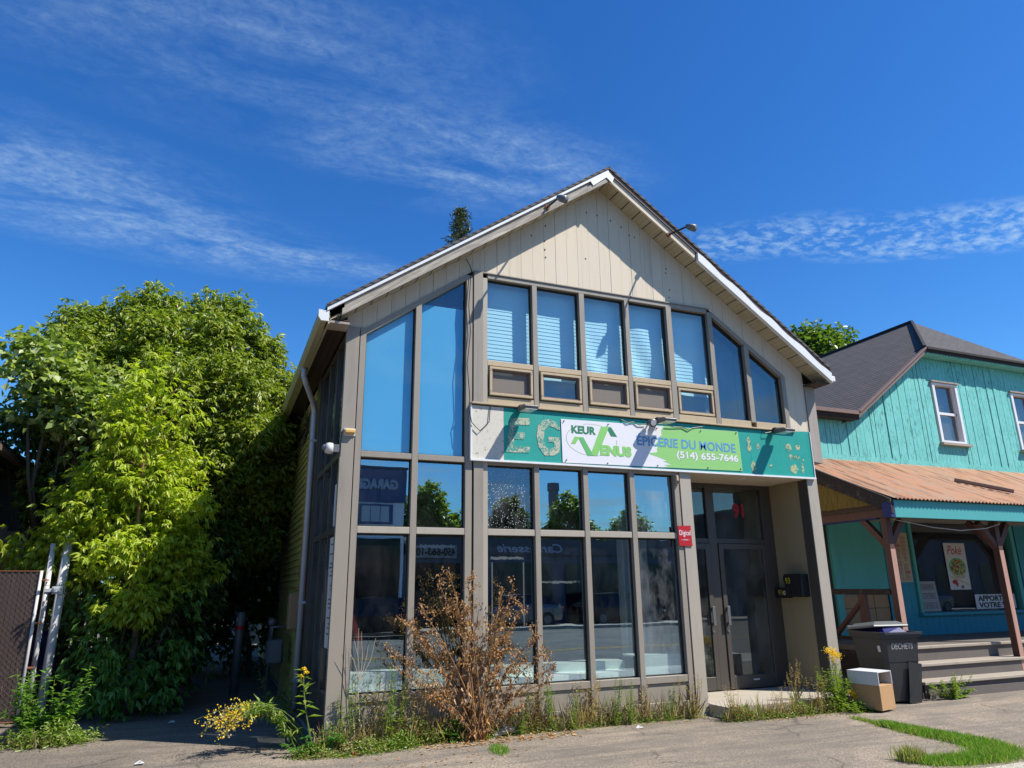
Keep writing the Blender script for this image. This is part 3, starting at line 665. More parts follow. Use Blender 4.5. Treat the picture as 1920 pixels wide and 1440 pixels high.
# gable boards
m = MB(); x = 1.345; rb = random.Random(5); x0 = x; bw = .198
while x < 9.29:
    x2 = min(x + bw, 9.295)
    cuts = sorted({x, x2, *[c for c in (1.53, 3.13, RX, 7.38, 8.881) if x < c < x2]})
    top = [(c, soff(c) + .01) for c in cuts]
    bot = []
    for c in cuts:
        if c < 8.881: bot.append((c, head(c) + (.004)))
        elif c == 8.881:
            bot.append((c, head(8.88) + .004)); bot.append((c + .001, 4.13))
        else: bot.append((c, 4.13))
    pts = [(px + (.002 if px == x else (-.002 if px == x2 else 0)), pz) for px, pz in top + bot[::-1]]
    m.prism(pts, 0.0 + rb.uniform(-.003, .003), .03)
    x = x2
m.build('gable_boards', 'board_paint', shop)
m = MB(); m.prism([(1.36, head(1.36) + .03), (1.53, 5.06), (3.13, 6.2), (7.38, 6.2), (8.9, 5.16), (8.9, 4.15), (9.28, 4.15), (9.28, 5.2), (RX, 7.98), (1.36, 5.18)], .034, .10); m.build('gable_wall', 'dark_wood', shop)
m = MB()                                                # nail holes and knots
for x, z in [(6.0, 7.28), (5.1, 7.56), (5.3, 7.55), (5.55, 7.50), (5.05, 6.72), (4.35, 7.17), (4.33, 6.9), (4.33, 6.75), (4.34, 6.62), (6.6, 6.28), (6.62, 6.42), (6.58, 6.8), (6.57, 6.72), (5.75, 7.42), (5.9, 7.3), (4.1, 6.95)]:
    m.prism([(x + .012 * math.cos(a), z + .016 * math.sin(a)) for a in (0, 1.3, 2.4, 3.8, 5)], -.006, .0)
m.build('knot_holes', 'dark_gasket', shop)
m = MB(); m.box(3.14, 7.38, -.035, -.006, 6.166, 6.182); m.build('drip_cap', 'frame_metal', shop)

# roof, soffits and barge boards
YF = -.33
for sgn, xe in ((-1, 1.02), (1, 9.60)):
    def rz(x, h): return RZ + h - SL * abs(x - RX)
    m = MB(); m.prism([(RX, rz(RX, .235)), (xe, rz(xe, .235)), (xe, rz(xe, .19)), (RX, rz(RX, .19))], YF - .05, YB + .3); m.build('roof_slope', 'shingles', shop)
    m = MB(); m.prism([(RX, rz(RX, .19)), (xe, rz(xe, .19)), (xe, rz(xe, .03)), (RX, rz(RX, .03))], .02, YB + .25); m.build('roof_deck', 'dark_wood', shop)
    # soffit strips between the front wall and the barge board
    m = MB(); n = 21; xs = abs(xe - RX)
    for i in range(n):
        a = RX + sgn * (xs * i / n + .009); b = RX + sgn * (xs * (i + 1) / n - .009)
        m.prism([(a, rz(a, 0)), (b, rz(b, 0)), (b, rz(b, .012)), (a, rz(a, .012))], YF + .03, .0)
    m.build('soffit', 'soffit_perf', shop)
    m = MB(); m.prism([(RX, rz(RX, .014)), (xe, rz(xe, .014)), (xe, rz(xe, .03)), (RX, rz(RX, .03))], YF + .03, .0); m.build('soffit_backing', 'dark_wood', shop)
# left barge board: white drip strip above a bare weathered board, its lower lip hanging loose
def rzz(x, h): return RZ + h - SL * abs(x - RX)
m = MB(); m.prism([(RX, rzz(RX, .185)), (1.03, rzz(1.03, .185)), (1.03, rzz(1.03, .135)), (RX, rzz(RX, .135))], YF - .035, YF + .02); m.build('drip_edge', 'white_metal', shop)
m = MB(); m.prism([(RX - .01, rzz(RX - .01, .133)), (1.25, rzz(1.25, .133)), (1.25, rzz(1.25, .065)), (RX - .01, rzz(RX - .01, .065))], YF - .0, YF + .03); m.build('barge_board', 'rake_wood', shop)
m = MB(); m.prism([(RX - .02, rzz(RX - .02, .062)), (1.22, rzz(1.22, .062)), (1.22, rzz(1.22, -.03)), (RX - .02, rzz(RX - .02, -.03))], YF - .025, YF + .028); m.build('barge_board', 'rake_wood', shop)
m = MB(); m.prism([(RX + .0, rzz(RX, .13)), (5.0, rzz(5.0, .13)), (5.05, rzz(5.05, .03)), (5.3, rzz(5.3, .06)), (5.40, rzz(5.40, -.03)), (5.44, rzz(5.44, .10))], YF - .04, YF - .027); m.build('torn_flashing', 'white_metal', shop)
# right side: bare upper stretch, white cladding below with a buckled edge
m = MB(); m.prism([(RX + .01, rzz(RX + .01, .185)), (9.59, rzz(9.59, .185)), (9.59, rzz(9.59, .12)), (RX + .01, rzz(RX + .01, .12))], YF - .03, YF + .02); m.build('drip_edge', 'fascia_brown', shop)
m = MB(); m.prism([(RX + .02, rzz(RX + .02, .118)), (6.95, rzz(6.95, .118)), (6.95, rzz(6.95, -.01)), (RX + .02, rzz(RX + .02, -.01))], YF - .005, YF + .03); m.build('barge_board', 'board_paint', shop)
top = []; rb = random.Random(9)
for i in range(25):
    xx = 6.98 + (9.60 - 6.98) * i / 24; top.append((xx, rzz(xx, .12 + .018 * math.sin(i * 1.1) + rb.uniform(-.006, .006) - (.02 if 10 < i < 13 else 0))))
m = MB(); m.prism([(6.98, rzz(6.98, -.03)), (9.60, rzz(9.60, -.03))] + top[::-1], YF - .045, YF + .025); m.build('white_fascia', 'white_metal', shop)
m = MB(); m.box(9.30, 9.60, YF + .03, .3, 4.99, 5.02); m.build('eave_return', 'dark_wood', shop)
m = MB(); m.box(9.58, 9.70, YF - .02, YB, 5.03, 5.13); m.build('gutter', 'white_metal', shop, bevel=.01)
# left eave: gutter, its cap and the dark bare soffit boards
m = MB(); m.prism([(.93, 5.12), (.93, 5.03), (.965, 4.985), (1.05, 4.985), (1.05, 5.11), (1.04, 5.11), (1.04, 4.998), (.968, 4.998), (.942, 5.033), (.942, 5.12)], YF + .01, YB); g = m.build('gutter', 'gutter_beige', shop)
m = MB(); m.prism([(.925, 5.125), (.925, 5.03), (.96, 4.978), (1.058, 4.978), (1.058, 5.118)], YF - .02, YF + .012); m.build('end_cap', 'white_metal', g)
m = MB(); m.box(1.055, 1.075, YF + .03, YB, 4.96, 5.12); m.build('fascia', 'gutter_beige', shop)
m = MB()
for i in range(3): m.box(1.08 + i * .088, 1.08 + i * .088 + .082, YF + .05, YB, 5.02 + .004 * i, 5.04 + .004 * i)
m.build('eave_soffit', 'dark_wood', shop)
m = MB(); m.box(1.03, 1.335, YF + .04, -.005, 4.985, 5.015); m.build('eave_return', 'grey_wood', shop)
# downspout and conduit down the side wall
m = MB(); m.tube([(1.0, 1.85, 4.99), (1.0, 1.85, 4.86), (1.06, 1.95, 4.74), (1.22, 2.38, 4.58), (1.265, 2.5, 4.48), (1.27, 2.5, 4.3), (1.27, 2.5, -.02)], .043, 10); d = m.build('downspout', 'pipe_white', shop, smooth=True)
for z in (3.95, 1.45, .35): m = MB(); m.box(1.225, 1.33, 2.45, 2.56, z, z + .035); m.build('clamp', 'pipe_white', d)
m = MB(); m.tube([(1.29, 2.86, 4.62), (1.29, 2.86, 1.62)], .045, 10); m.tube([(1.29, 2.88, 1.06), (1.29, 2.88, -.2)], .045, 10)
for z in (4.62, 4.2, 3.4, 2.7, 2.1, 1.75): m.tube([(1.29, 2.86, z), (1.29, 2.86, z + .05)], .054, 10)
m.tube([(1.29, 2.86, 4.66), (1.29, 3.05, 4.70), (1.28, 3.12, 4.62)], [.045, .05, .055], 8); m.build('conduit', 'pipe_tan', shop, smooth=True)
m = MB(); rb = random.Random(11)
for i in range(9):
    p = Vector((1.27, 3.1, 4.62)); path = [p]
    for j in range(6):
        p = p + Vector((rb.uniform(-.05, .04), rb.uniform(-.05, .30), rb.uniform(-.22, .12))); p.x = min(max(p.x, 1.12), 1.31); path.append(p)
    m.tube(path, .009, 5)
for i in range(3): m.tube([(1.30, 3.0 + .25 * i, 4.5), (1.30, 4.6 + i, 4.62 - .1 * i), (1.30, 9, 4.66 - .12 * i)], .012, 5)
m.build('cable', 'black_plastic', shop)

# recessed entrance
m = MB(); m.box(6.735, 9.065, -.04, .95, 3.345, 3.375); m.build('porch_ceiling', 'board_paint', shop)
m = MB(); m.box(9.075, 9.118, .185, .93, -.1, 3.344); m.build('recess_wall', 'recess_panel', shop)
m = MB(); m.box(6.62, 6.73, .10, .93, -.1, 3.34); m.build('recess_wall', 'dark_metal', shop)
F('pillar', 9.073, 9.292, -.20, 3.36, -.03, .18, 'frame_metal_light')
m = MB(); m.box(9.067, 9.0725, -.026, .182, -.1, 3.34); m.build('pillar_shaded_side', 'dark_metal', shop)  # thin dark sheet: shade of the pillar's inner face put into colour
for (a, b) in ((6.735, 6.80), (7.66, 7.83), (8.86, 9.07)):
    m = MB(); m.box(a, b, .88, .97, .0, 3.34); m.build('door_post', 'dark_metal', shop, bevel=.004)
for (a, b) in ((6.802, 7.658), (7.832, 8.858)):
    for za, zb in ((2.33, 2.41), (3.27, 3.34)): m = MB(); m.box(a, b, .885, .965, za, zb); m.build('door_transom', 'dark_metal', shop, bevel=.003)
    m = MB(); m.box(a, b, .92, .926, 2.41, 3.27); m.build('pane', 'glass_door', shop)
    m = MB(); x0, x1, z0, z1 = a + .01, b - .01, .045, 2.325; t = .085
    m.box(x0, x0 + t, .86, .91, z0, z1); m.box(x1 - t, x1, .86, .91, z0, z1); m.box(x0 + t, x1 - t, .86, .91, z1 - .09, z1); m.box(x0 + t, x1 - t, .86, .91, z0, z0 + .20)
    dr = m.build('door', 'dark_metal', shop, bevel=.004)
    m = MB(); m.box(x0 + t, x1 - t, .882, .888, z0 + .2, z1 - .09); m.build('pane', 'glass_door', dr)
    hx = (x1 - .06) if a < 7 else (x0 + .045)
    m = MB(); m.box(hx - .028, hx + .028, .80, .815, 1.02, 1.32); m.box(hx - .012, hx + .012, .815, .86, 1.03, 1.07); m.box(hx - .012, hx + .012, .815, .86, 1.26, 1.30); m.build('handle', 'steel_grey', dr, bevel=.003)
    m = MB(); m.prism([(hx + .022 * math.cos(t_), .93 + .022 * math.sin(t_)) for t_ in [i * .628 for i in range(10)]], .845, .86); m.build('lock', 'steel_grey', dr)
m = MB(); m.box(8.30, 8.42, .857, .859, .16, .18); m.build('kick_label', 'paper', shop)
m = MB(); m.box(6.76, 9.06, -.045, -.004, 3.345, 3.36); m.build('lintel', 'frame_metal', shop)
m = MB(); m.tube([(7.95, .25, 3.344), (7.95, .25, 3.334)], .07, 16); m.build('ceiling_lamp', 'white_metal', shop)
text_mesh('door_number', '91', 8.25, 8.48, 2.78, 3.02, .915, 'ink_red', shop, .003, .035)
m = MB(); m.prism([(6.72, -.46), (9.0, -.40), (9.06, -.04), (9.064, .86), (6.74, .86), (6.735, -.05), (6.70, -.06)], -.3, .03, 'z'); m.build('door_slab', 'concrete', shop)

# grey corner board on the overhanging upper floor
m = MB(); m.prism([(9.305, 3.66), (9.50, 3.64), (9.51, 5.02), (9.305, 5.04)], -.015, .24); m.build('corner_board', 'grey_wood', shop)

# inside the display windows
m = MB()
m.box(1.53, 3.13, .16, .19, .30, .66); m.box(1.53, 3.13, .19, .50, .63, .66); m.build('display_ledge', 'interior_mint', shop)
m = MB(); m.box(3.31, 5.64, .17, .19, .30, .50); m.box(3.31, 5.64, .42, .44, .5, .62); m.box(3.31, 5.64, .19, .42, .48, .50); m.box(3.31, 5.64, .44, .75, .60, .62); m.build('display_ledge', 'interior_mint', shop)
m = MB(); m.box(5.66, 6.60, .155, .18, .30, .70); m.box(5.66, 6.6, .18, .5, .68, .70); m.build('display_ledge', 'interior_mint', shop)
m = MB()
for i in range(26):
    x0 = 5.80 + i * .022; a0 = .75 + .05 * math.sin(i * 1.3); a1 = .75 + .05 * math.sin((i + 1) * 1.3)
    m.quad((x0, a0, .40), (x0 + .022, a1, .40), (x0 + .022, a1, 2.9), (x0, a0, 2.9))
m.build('curtain', 'gauze', shop)
m = MB(); m.beam((1.66, .35, 1.32), (1.86, .42, .80), .07, .03); tag(m.build('plank', 'red_wood'), 'red painted plank leaning inside the leftmost shop window', 'plank')
# ============================================================ SIGNS AND FITTINGS ON THE SHOP FRONT
sg = thing('shop_sign', 'long turquoise sign board with faded letters EG and a peeling white left end', 'sign', (3.11, -.03, 3.36))
def sl(x): return (x - 3.11) / 6.11                    # the board creeps up towards the right
m = MB(); m.prism([(3.11, 3.352), (3.586, 3.354), (3.586, 4.112), (3.11, 4.108)], -.062, -.022); m.build('board_peeling', 'sign_peeling', sg)
m = MB(); rb = random.Random(2); x = 3.588
while x < 9.2:
    x2 = min(x + .62, 9.22); m.prism([(x + .001, 3.354 + .022 * sl(x)), (x2 - .001, 3.354 + .022 * sl(x2)), (x2 - .001, 4.112 + .0 * sl(x2)), (x + .001, 4.112)], -.062 + rb.uniform(-.001, .001), -.022); x = x2
m.build('board_green', 'sign_green', sg)
m = MB(); m.prism([(8.885, 4.10), (9.22, 4.10), (9.22, 4.165), (8.885, 4.150)], -.06, -.022); m.build('board_green', 'sign_green', sg)
m = MB(); m.prism([(3.09, 3.325), (9.235, 3.345), (9.235, 3.374), (3.09, 3.353)], -.085, -.02); m.build('bottom_trim', 'white_metal', sg)
for a in ((3.09, 3.108, -.075, -.02, 3.355, 4.12), (9.222, 9.236, -.075, -.02, 3.375, 4.16)): m = MB(); m.box(*a); m.build('edge_trim', 'white_metal', sg)
EL = [(3.693, 3.97), (3.99, 3.987), (3.984, 3.882), (3.767, 3.878), (3.759, 3.765), (3.903, 3.772), (3.901, 3.669), (3.744, 3.664), (3.736, 3.568), (3.988, 3.565), (3.966, 3.481), (3.61, 3.472)]
GL = [(4.468, 3.845), (4.425, 3.849), (4.38, 3.878), (4.297, 3.892), (4.218, 3.834), (4.204, 3.695), (4.232, 3.581), (4.288, 3.552), (4.367, 3.589), (4.369, 3.654), (4.277, 3.661), (4.279, 3.733), (4.464, 3.739), (4.45, 3.523), (4.356, 3.465), (4.215, 3.457), (4.12, 3.573), (4.093, 3.733), (4.114, 3.885), (4.193, 3.97), (4.286, 3.997), (4.393, 3.972), (4.462, 3.898)]
m = MB(); m.prism(EL, -.066, -.0625); m.build('letter', 'letter_faded', sg)
m = MB(); m.prism(GL, -.066, -.0625); m.build('letter', 'letter_faded', sg)
m = MB(); rb = random.Random(4)
for x, z, a, b in [(7.90, 3.86, .05, .13), (8.08, 3.84, .04, .05), (8.72, 3.86, .07, .07), (8.93, 3.88, .05, .06), (8.76, 3.70, .05, .05), (8.88, 3.70, .06, .05), (8.80, 3.50, .08, .08), (8.98, 3.52, .03, .09), (7.95, 3.50, .05, .09), (8.32, 3.52, .04, .03), (9.02, 3.66, .02, .02)]:
    m.prism([(x + a * math.cos(t) * rb.uniform(.8, 1.15), z + b * math.sin(t) * rb.uniform(.8, 1.15)) for t in [i * math.pi / 7 for i in range(14)]], -.0645, -.0625)
m.build('letter_traces', 'spot_faded', sg)

bn = thing('vinyl_banner', 'white and light green vinyl banner with shop name, screwed onto the turquoise sign', 'banner', (6.1, -.075, 3.37))
def vy(k): return -.070 - .0012 * k
BN = [(4.493, 3.372), (7.711, 3.407), (7.695, 4.057), (4.486, 4.016)]
m = MB(); m.prism(BN, vy(1), vy(0)); m.build('vinyl_sheet', 'vinyl_white', bn)
GR = [(6.26, 4.036), (6.207, 3.963), (6.217, 3.899), (6.17, 3.86), (6.18, 3.83), (6.134, 3.793), (6.075, 3.73), (6.13, 3.70), (6.109, 3.673), (6.115, 3.62), (5.966, 3.60), (5.99, 3.575), (6.113, 3.548), (6.29, 3.493), (6.20, 3.487), (6.277, 3.465), (6.36, 3.441), (6.22, 3.43), (6.30, 3.41), (6.208, 3.394), (7.709, 3.409), (7.693, 4.055)]
m = MB(); m.prism(GR, vy(2), vy(1)); m.build('green_field', 'vinyl_green', bn)
def logo(name, pts, mat, k=2):
    m = MB(); m.prism(pts, vy(k + 1), vy(k)); m.build(name, mat, bn)
logo('logo_stroke', [(5.15, 3.949), (5.288, 3.955), (5.066, 3.503), (4.93, 3.50), (4.97, 3.55)], 'logo_light')
logo('logo_stroke', [(4.768, 3.741), (4.843, 3.764), (4.971, 3.551), (5.0, 3.503), (4.904, 3.492)], 'logo_mid', 2.5)
logo('logo_stroke', [(4.701, 3.767), (4.841, 3.766), (4.765, 3.742), (4.71, 3.661), (4.638, 3.659)], 'logo_light', 2.6)
logo('logo_roof', [(5.262, 3.91), (5.288, 3.955), (5.321, 3.949), (5.416, 3.812), (5.313, 3.814)], 'logo_dark', 2.8)
m = MB(); cx, cz, a, b = 4.985, 3.735, .425, .24
arc = lambda t: (cx + a * math.cos(t) , cz + b * math.sin(t))
for t0, t1 in ((60, 110), (140, 300), (-35, 5)):
    n = 24
    for i in range(n):
        ta, tb = R(t0 + (t1 - t0) * i / n), R(t0 + (t1 - t0) * (i + 1) / n); p, q = arc(ta), arc(tb)
        m.quad((p[0], vy(2.2), p[1]), (q[0], vy(2.2), q[1]), (q[0] * .988 + cx * .012, vy(2.2), q[1] * .988 + cz * .012), (p[0] * .988 + cx * .012, vy(2.2), p[1] * .988 + cz * .012))
m.build('logo_ring', 'logo_outline', bn)
text_mesh('lettering', 'KEUR', 4.650, 5.056, 3.812, 3.934, vy(2), 'logo_dark', bn, .001, .045)
text_mesh('lettering', 'ENUS', 5.118, 5.655, 3.512, 3.672, vy(3), 'logo_light', bn, .001, .06, slant=.0)
text_mesh('lettering', 'ÉPICERIE DU MONDE', 5.762, 7.612, 3.708, 3.894, vy(2), 'logo_shadow', bn, .0008, .022, slant=-.012)
text_mesh('lettering', 'ÉPICERIE DU MONDE', 5.760, 7.610, 3.712, 3.896, vy(3), 'logo_blue', bn, .001, .006, slant=-.012)
text_mesh('lettering', '(514) 655-7646', 6.470, 7.650, 3.515, 3.660, vy(2), 'logo_outline', bn, .0008, .04)
text_mesh('lettering', '(514) 655-7646', 6.466, 7.646, 3.518, 3.662, vy(3), 'vinyl_white', bn, .001, .028)
for x, z in ((4.53, 3.985), (5.27, 3.99), (6.13, 3.995), (6.95, 4.01), (7.65, 4.03), (4.55, 3.41), (5.23, 3.40), (6.10, 3.41), (7.03, 3.425), (7.67, 3.44)):
    m = MB(); m.tube([(x, vy(3), z), (x, vy(3) - .014, z)], .009, 6); m.build('screw', 'dark_gasket', bn)

# floodlights standing out from the top edge of the sign
def flood(x, z, label, back=False):
    t = thing('floodlight', label, 'floodlight', (x, -.07, z), 'floodlights along the top of the sign')
    m = MB(); m.tube([(x, -.02, z + .02), (x, -.12, z + .03), (x, -.20, z + .005)], .012, 6); m.build('bracket', 'black_plastic', t)
    m = MB(); m.ball((x - .03, -.13, z + .04), .055, 10, 8, (1, 1.1, .9)); m.build('junction', 'black_plastic', t, smooth=True)
    m = MB(); m.prism([(-.43, z - .035), (-.45, z + .005), (-.20, z + .035), (-.17, z + .01), (-.20, z - .03)], x - .105, x + .105, 'x'); m.build('housing', 'steel_grey', t, bevel=.006)
    m = MB(); m.prism([(-.43, z - .037), (-.20, z - .033), (-.20, z - .036), (-.43, z - .043)], x - .09, x + .09, 'x'); m.build('lens', 'lamp_clear', t)
    m = MB()
    for i in range(8): xx = x - .09 + i * .0245; m.prism([(-.42, z + .012), (-.22, z + .036), (-.22, z + .058), (-.40, z + .03)], xx, xx + .008, 'x')
    m.build('fins', 'fin_grey', t)
flood(3.86, 4.07, 'grey finned floodlight over the peeling white end of the sign')
flood(6.15, 4.07, 'grey finned floodlight above the middle of the vinyl banner')
flood(8.45, 4.08, 'grey finned floodlight over the turquoise right end of the sign')
t = thing('round_spotlight', 'small round grey spotlight facing out beside the middle floodlight', 'spotlight', (5.98, -.1, 4.03))
m = MB(); m.tube([(5.98, -.02, 4.06), (5.98, -.14, 4.05)], .014, 6); m.build('arm', 'black_plastic', t)
m = MB(); m.tube([(5.98, -.12, 4.055), (5.97, -.16, 4.045), (5.96, -.25, 4.03)], [.03, .055, .062], 14); m.build('housing', 'steel_grey', t, smooth=True)
m = MB(); m.tube([(5.9598, -.251, 4.03), (5.959, -.256, 4.029)], .045, 14); m.build('lens', 'lamp_clear', t)
def cable(path, label, r=.006, name='cable'):
    m = MB(); m.tube(path, r, 6); o = m.build(name, 'black_plastic'); tag(o, label, 'cable'); return o
cable([(5.5, -.075, 4.085), (5.6, -.09, 4.04), (5.72, -.085, 4.06), (5.80, -.09, 4.02), (5.93, -.10, 4.05)], 'slack black cable left of the round spotlight', .007)
cable([(6.30, -.11, 4.07), (6.42, -.09, 4.035), (6.6, -.085, 4.045), (6.72, -.09, 4.01), (6.80, -.08, 4.05), (7.0, -.075, 4.085)], 'slack black cable right of the middle floodlight', .007)
cable([(8.2, -.075, 4.10), (8.22, -.11, 4.06), (8.35, -.12, 4.09), (8.42, -.1, 4.08)], 'short black cable looping to the rightmost floodlight', .006)
cable([(3.10, -.04, 6.20), (3.06, -.045, 5.6), (3.09, -.045, 5.2), (3.04, -.05, 4.7), (3.08, -.06, 4.2), (3.06, -.08, 4.05), (3.10, -.09, 3.85), (3.22, -.09, 3.74), (3.36, -.08, 3.88), (3.38, -.075, 4.10)], 'thin dark cable hanging down the post left of the sign', .006)
cable([(3.02, -.03, 6.35), (3.08, -.03, 6.25), (3.105, -.04, 6.16)], 'short cable end coming out of the gable boards above the post', .006)

# lamps on arms fixed to the barge boards
def arm_lamp(base, tip, label):
    b, tp = Vector(base), Vector(tip); t = thing('arm_lamp', label, 'lamp', base, 'lamps on the roof edge')
    m = MB(); m.tube([b, b.lerp(tp, .5), tp], .016, 8); m.build('arm', 'black_plastic', t)
    m = MB(); m.tube([b + Vector((0, .02, 0)), b + Vector((0, -.015, 0))], .04, 10); m.build('mount', 'rust', t)
    d = (tp - b).normalized(); e = Vector((.35, -.75, -.55)).normalized()
    m = MB(); m.tube([tp - e * .02, tp + e * .05, tp + e * .15], [.035, .055, .06], 12); m.build('lamp_head', 'steel_grey', t, smooth=True)
arm_lamp((6.44, -.35, 7.24), (6.55, -.72, 7.23), 'dark lamp on an arm standing out from the right roof edge')
arm_lamp((4.22, -.36, 7.28), (4.20, -.80, 7.20), 'dark lamp on an arm on the left roof edge')

t = thing('emergency_light', 'small amber box light on the left corner post', 'light', (1.45, -.03, 3.56))
m = MB(); m.box(1.372, 1.522, -.05, -.03, 3.555, 3.655); m.build('back_plate', 'white_pvc', t, bevel=.005)
m = MB(); m.prism([(-.05, 3.57), (-.10, 3.585), (-.10, 3.63), (-.05, 3.648)], 1.38, 1.514, 'x'); m.build('lens', 'lamp_amber', t, bevel=.01)
cable([(1.372, -.04, 3.62), (1.345, -.045, 3.60), (1.343, -.045, 3.28)], 'white-wired black cable beside the amber light', .006)
t = thing('alarm_bell', 'round white siren on a bracket at the left corner of the shop', 'siren', (1.30, -.02, 3.40))
m = MB(); m.box(1.25, 1.34, -.04, .03, 3.335, 3.435); m.build('bracket', 'steel_grey', t, bevel=.004)
m = MB(); m.tube([(1.25, -.005, 3.385), (1.20, -.005, 3.385), (1.16, -.005, 3.39)], [.07, .075, .06], 16); m.build('housing', 'white_pvc', t, smooth=True)
m = MB(); m.ball((1.155, -.005, 3.39), .045, 12, 8); m.build('dome', 'steel_grey', t, smooth=True)
t = thing('door_sensor', 'small cream sensor at the top of the post left of the doors', 'sensor', (6.46, -.04, 3.14))
m = MB(); m.box(6.43, 6.475, -.07, -.022, 3.13, 3.28); m.build('case', 'paper_cream', t, bevel=.008)
m = MB(); m.box(6.44, 6.465, -.074, -.07, 3.15, 3.20); m.build('lens', 'dark_gasket', t)

t = thing('brand_plate', 'small square red sign on the grey post between window and doors', 'sign', (6.53, -.06, 2.22))
m = MB(); m.prism([(6.405, 2.225), (6.640, 2.22), (6.632, 2.525), (6.400, 2.515)], -.052, -.040); m.build('plate', 'digicel_red', t)
text_mesh('lettering', 'Digicel', 6.422, 6.622, 2.355, 2.455, -.0525, 'vinyl_white', t, .001, .004)
text_mesh('lettering', 'MOBILE', 6.475, 6.565, 2.302, 2.322, -.0525, 'vinyl_white', t, .001, .0)
m = MB()
for x in (6.455, 6.585): m.prism([(x + .006 * math.cos(a), 2.311 + .006 * math.sin(a)) for a in (0, 1.57, 3.14, 4.7)], -.0535, -.0525)
m.build('dots', 'vinyl_white', t)

# letter boxes on the right wall of the recess (wall faces -x)
t = thing('letter_box', 'low black letter box with number 91 and a round white sticker in the doorway', 'letter box', (9.03, .78, 1.42))
m = MB(); m.prism([(.60, 1.43), (.97, 1.43), (.97, 1.56), (.94, 1.60), (.60, 1.60)], 8.95, 9.073, 'x'); m.build('case', 'black_plastic', t, bevel=.006)
text_mesh('number', '91', 0, 0, 0, 0, 0, 'plate_yellow', t) if False else None
text_mesh('number', '91', .70, .80, 1.475, 1.565, 8.949, 'plate_yellow', t, .002, .015, plane='x')
m = MB(); m.prism([(.65 + .035 * math.cos(a), 1.515 + .035 * math.sin(a)) for a in [i * .524 for i in range(12)]], 8.946, 8.949, 'x'); m.build('sticker', 'paper', t)
m = MB(); m.prism([(.65 + .014 * math.cos(a), 1.515 + .014 * math.sin(a)) for a in [i * .785 for i in range(8)]], 8.9445, 8.946, 'x'); m.build('sticker_mark', 'ink_black', t)
t = thing('letter_box', 'tall black letter box with number 93 on the wall by the pillar', 'letter box', (9.03, .40, 1.44))
m = MB(); m.prism([(.20, 1.45), (.595, 1.45), (.595, 1.76), (.56, 1.81), (.20, 1.81)], 8.91, 9.073, 'x'); m.build('case', 'black_plastic', t, bevel=.008)
m = MB(); m.prism([(.198, 1.70), (.598, 1.70), (.598, 1.765), (.56, 1.818), (.198, 1.818)], 8.902, 8.909, 'x'); m.build('lid', 'black_plastic', t)
text_mesh('number', '93', .44, .55, 1.66, 1.76, 8.901, 'plate_yellow', t, .002, .015, plane='x')

# notices behind the side glass
def notice(y0, y1, z0, z1, label, lines=True, x=1.375):
    t = thing('notice', label, 'poster', (x, (y0 + y1) / 2, z0))
    m = MB(); m.box(x, x + .004, y0, y1, z0, z1); m.build('sheet', 'paper', t)
    if lines:
        rb = random.Random(int(z0 * 100)); m = MB(); z = z1 - .1
        while z > z0 + .08:
            m.box(x - .0015, x, y0 + .05, y0 + .05 + (y1 - y0 - .1) * rb.uniform(.4, 1), z, z + .018); z -= rb.choice((.05, .07, .12))
        m.build('print', 'ink_grey', t)
notice(.16, .60, .95, 2.30, 'tall white printed notice in the lower side window at the corner')
notice(.16, .45, 2.44, 2.98, 'blank white board in the middle side window at the corner', False)

t = thing('meter_box', 'tan metal meter cabinet on the siding beside the downspout', 'meter', (1.2, 2.85, 1.07))
m = MB(); m.box(1.12, 1.33, 2.72, 3.02, 1.07, 1.60); m.build('cabinet', 'box_tan', t, bevel=.008)
m = MB(); m.box(1.115, 1.12, 2.75, 2.99, 1.10, 1.57); m.build('door', 'box_tan', t)
t = thing('electric_meter', 'small white round electricity meter behind the tan cabinet', 'meter', (1.2, 3.3, 1.3))
m = MB(); m.box(1.24, 1.33, 3.15, 3.45, 1.22, 1.50); m.build('case', 'steel_grey', t, bevel=.01)
m = MB(); m.tube([(1.24, 3.3, 1.36), (1.16, 3.3, 1.36)], .10, 14); m.build('dial', 'white_pvc', t, smooth=True)
t = thing('junction_box', 'small grey junction box above the tan cabinet', 'box', (1.3, 2.95, 1.85))
m = MB(); m.box(1.25, 1.33, 2.88, 3.04, 1.84, 2.02); m.build('case', 'steel_grey', t, bevel=.006)
m = MB(); m.tube([(1.27, 2.9, 1.84), (1.25, 2.86, 1.72), (1.27, 2.95, 1.66), (1.22, 3.0, 1.62)], .007, 5); m.build('wire', 'black_plastic', t)
t = thing('gas_meter', 'grey gas meter with pipes low in the dark passage', 'gas meter', (1.1, 4.2, .3))
m = MB(); m.box(.93, 1.2, 4.0, 4.35, .45, .85); m.build('case', 'steel_grey', t, bevel=.04)
m = MB(); m.tube([(1.0, 4.08, .85), (1.0, 4.08, 1.05), (1.25, 4.08, 1.05)], .022, 8); m.tube([(1.0, 4.28, .85), (1.0, 4.28, 1.15), (1.0, 4.5, 1.15), (1.0, 4.5, -.1)], .022, 8)
m.ball((1.0, 4.28, 1.12), .07, 10, 6); m.build('pipes', 'steel_grey', t, smooth=True)

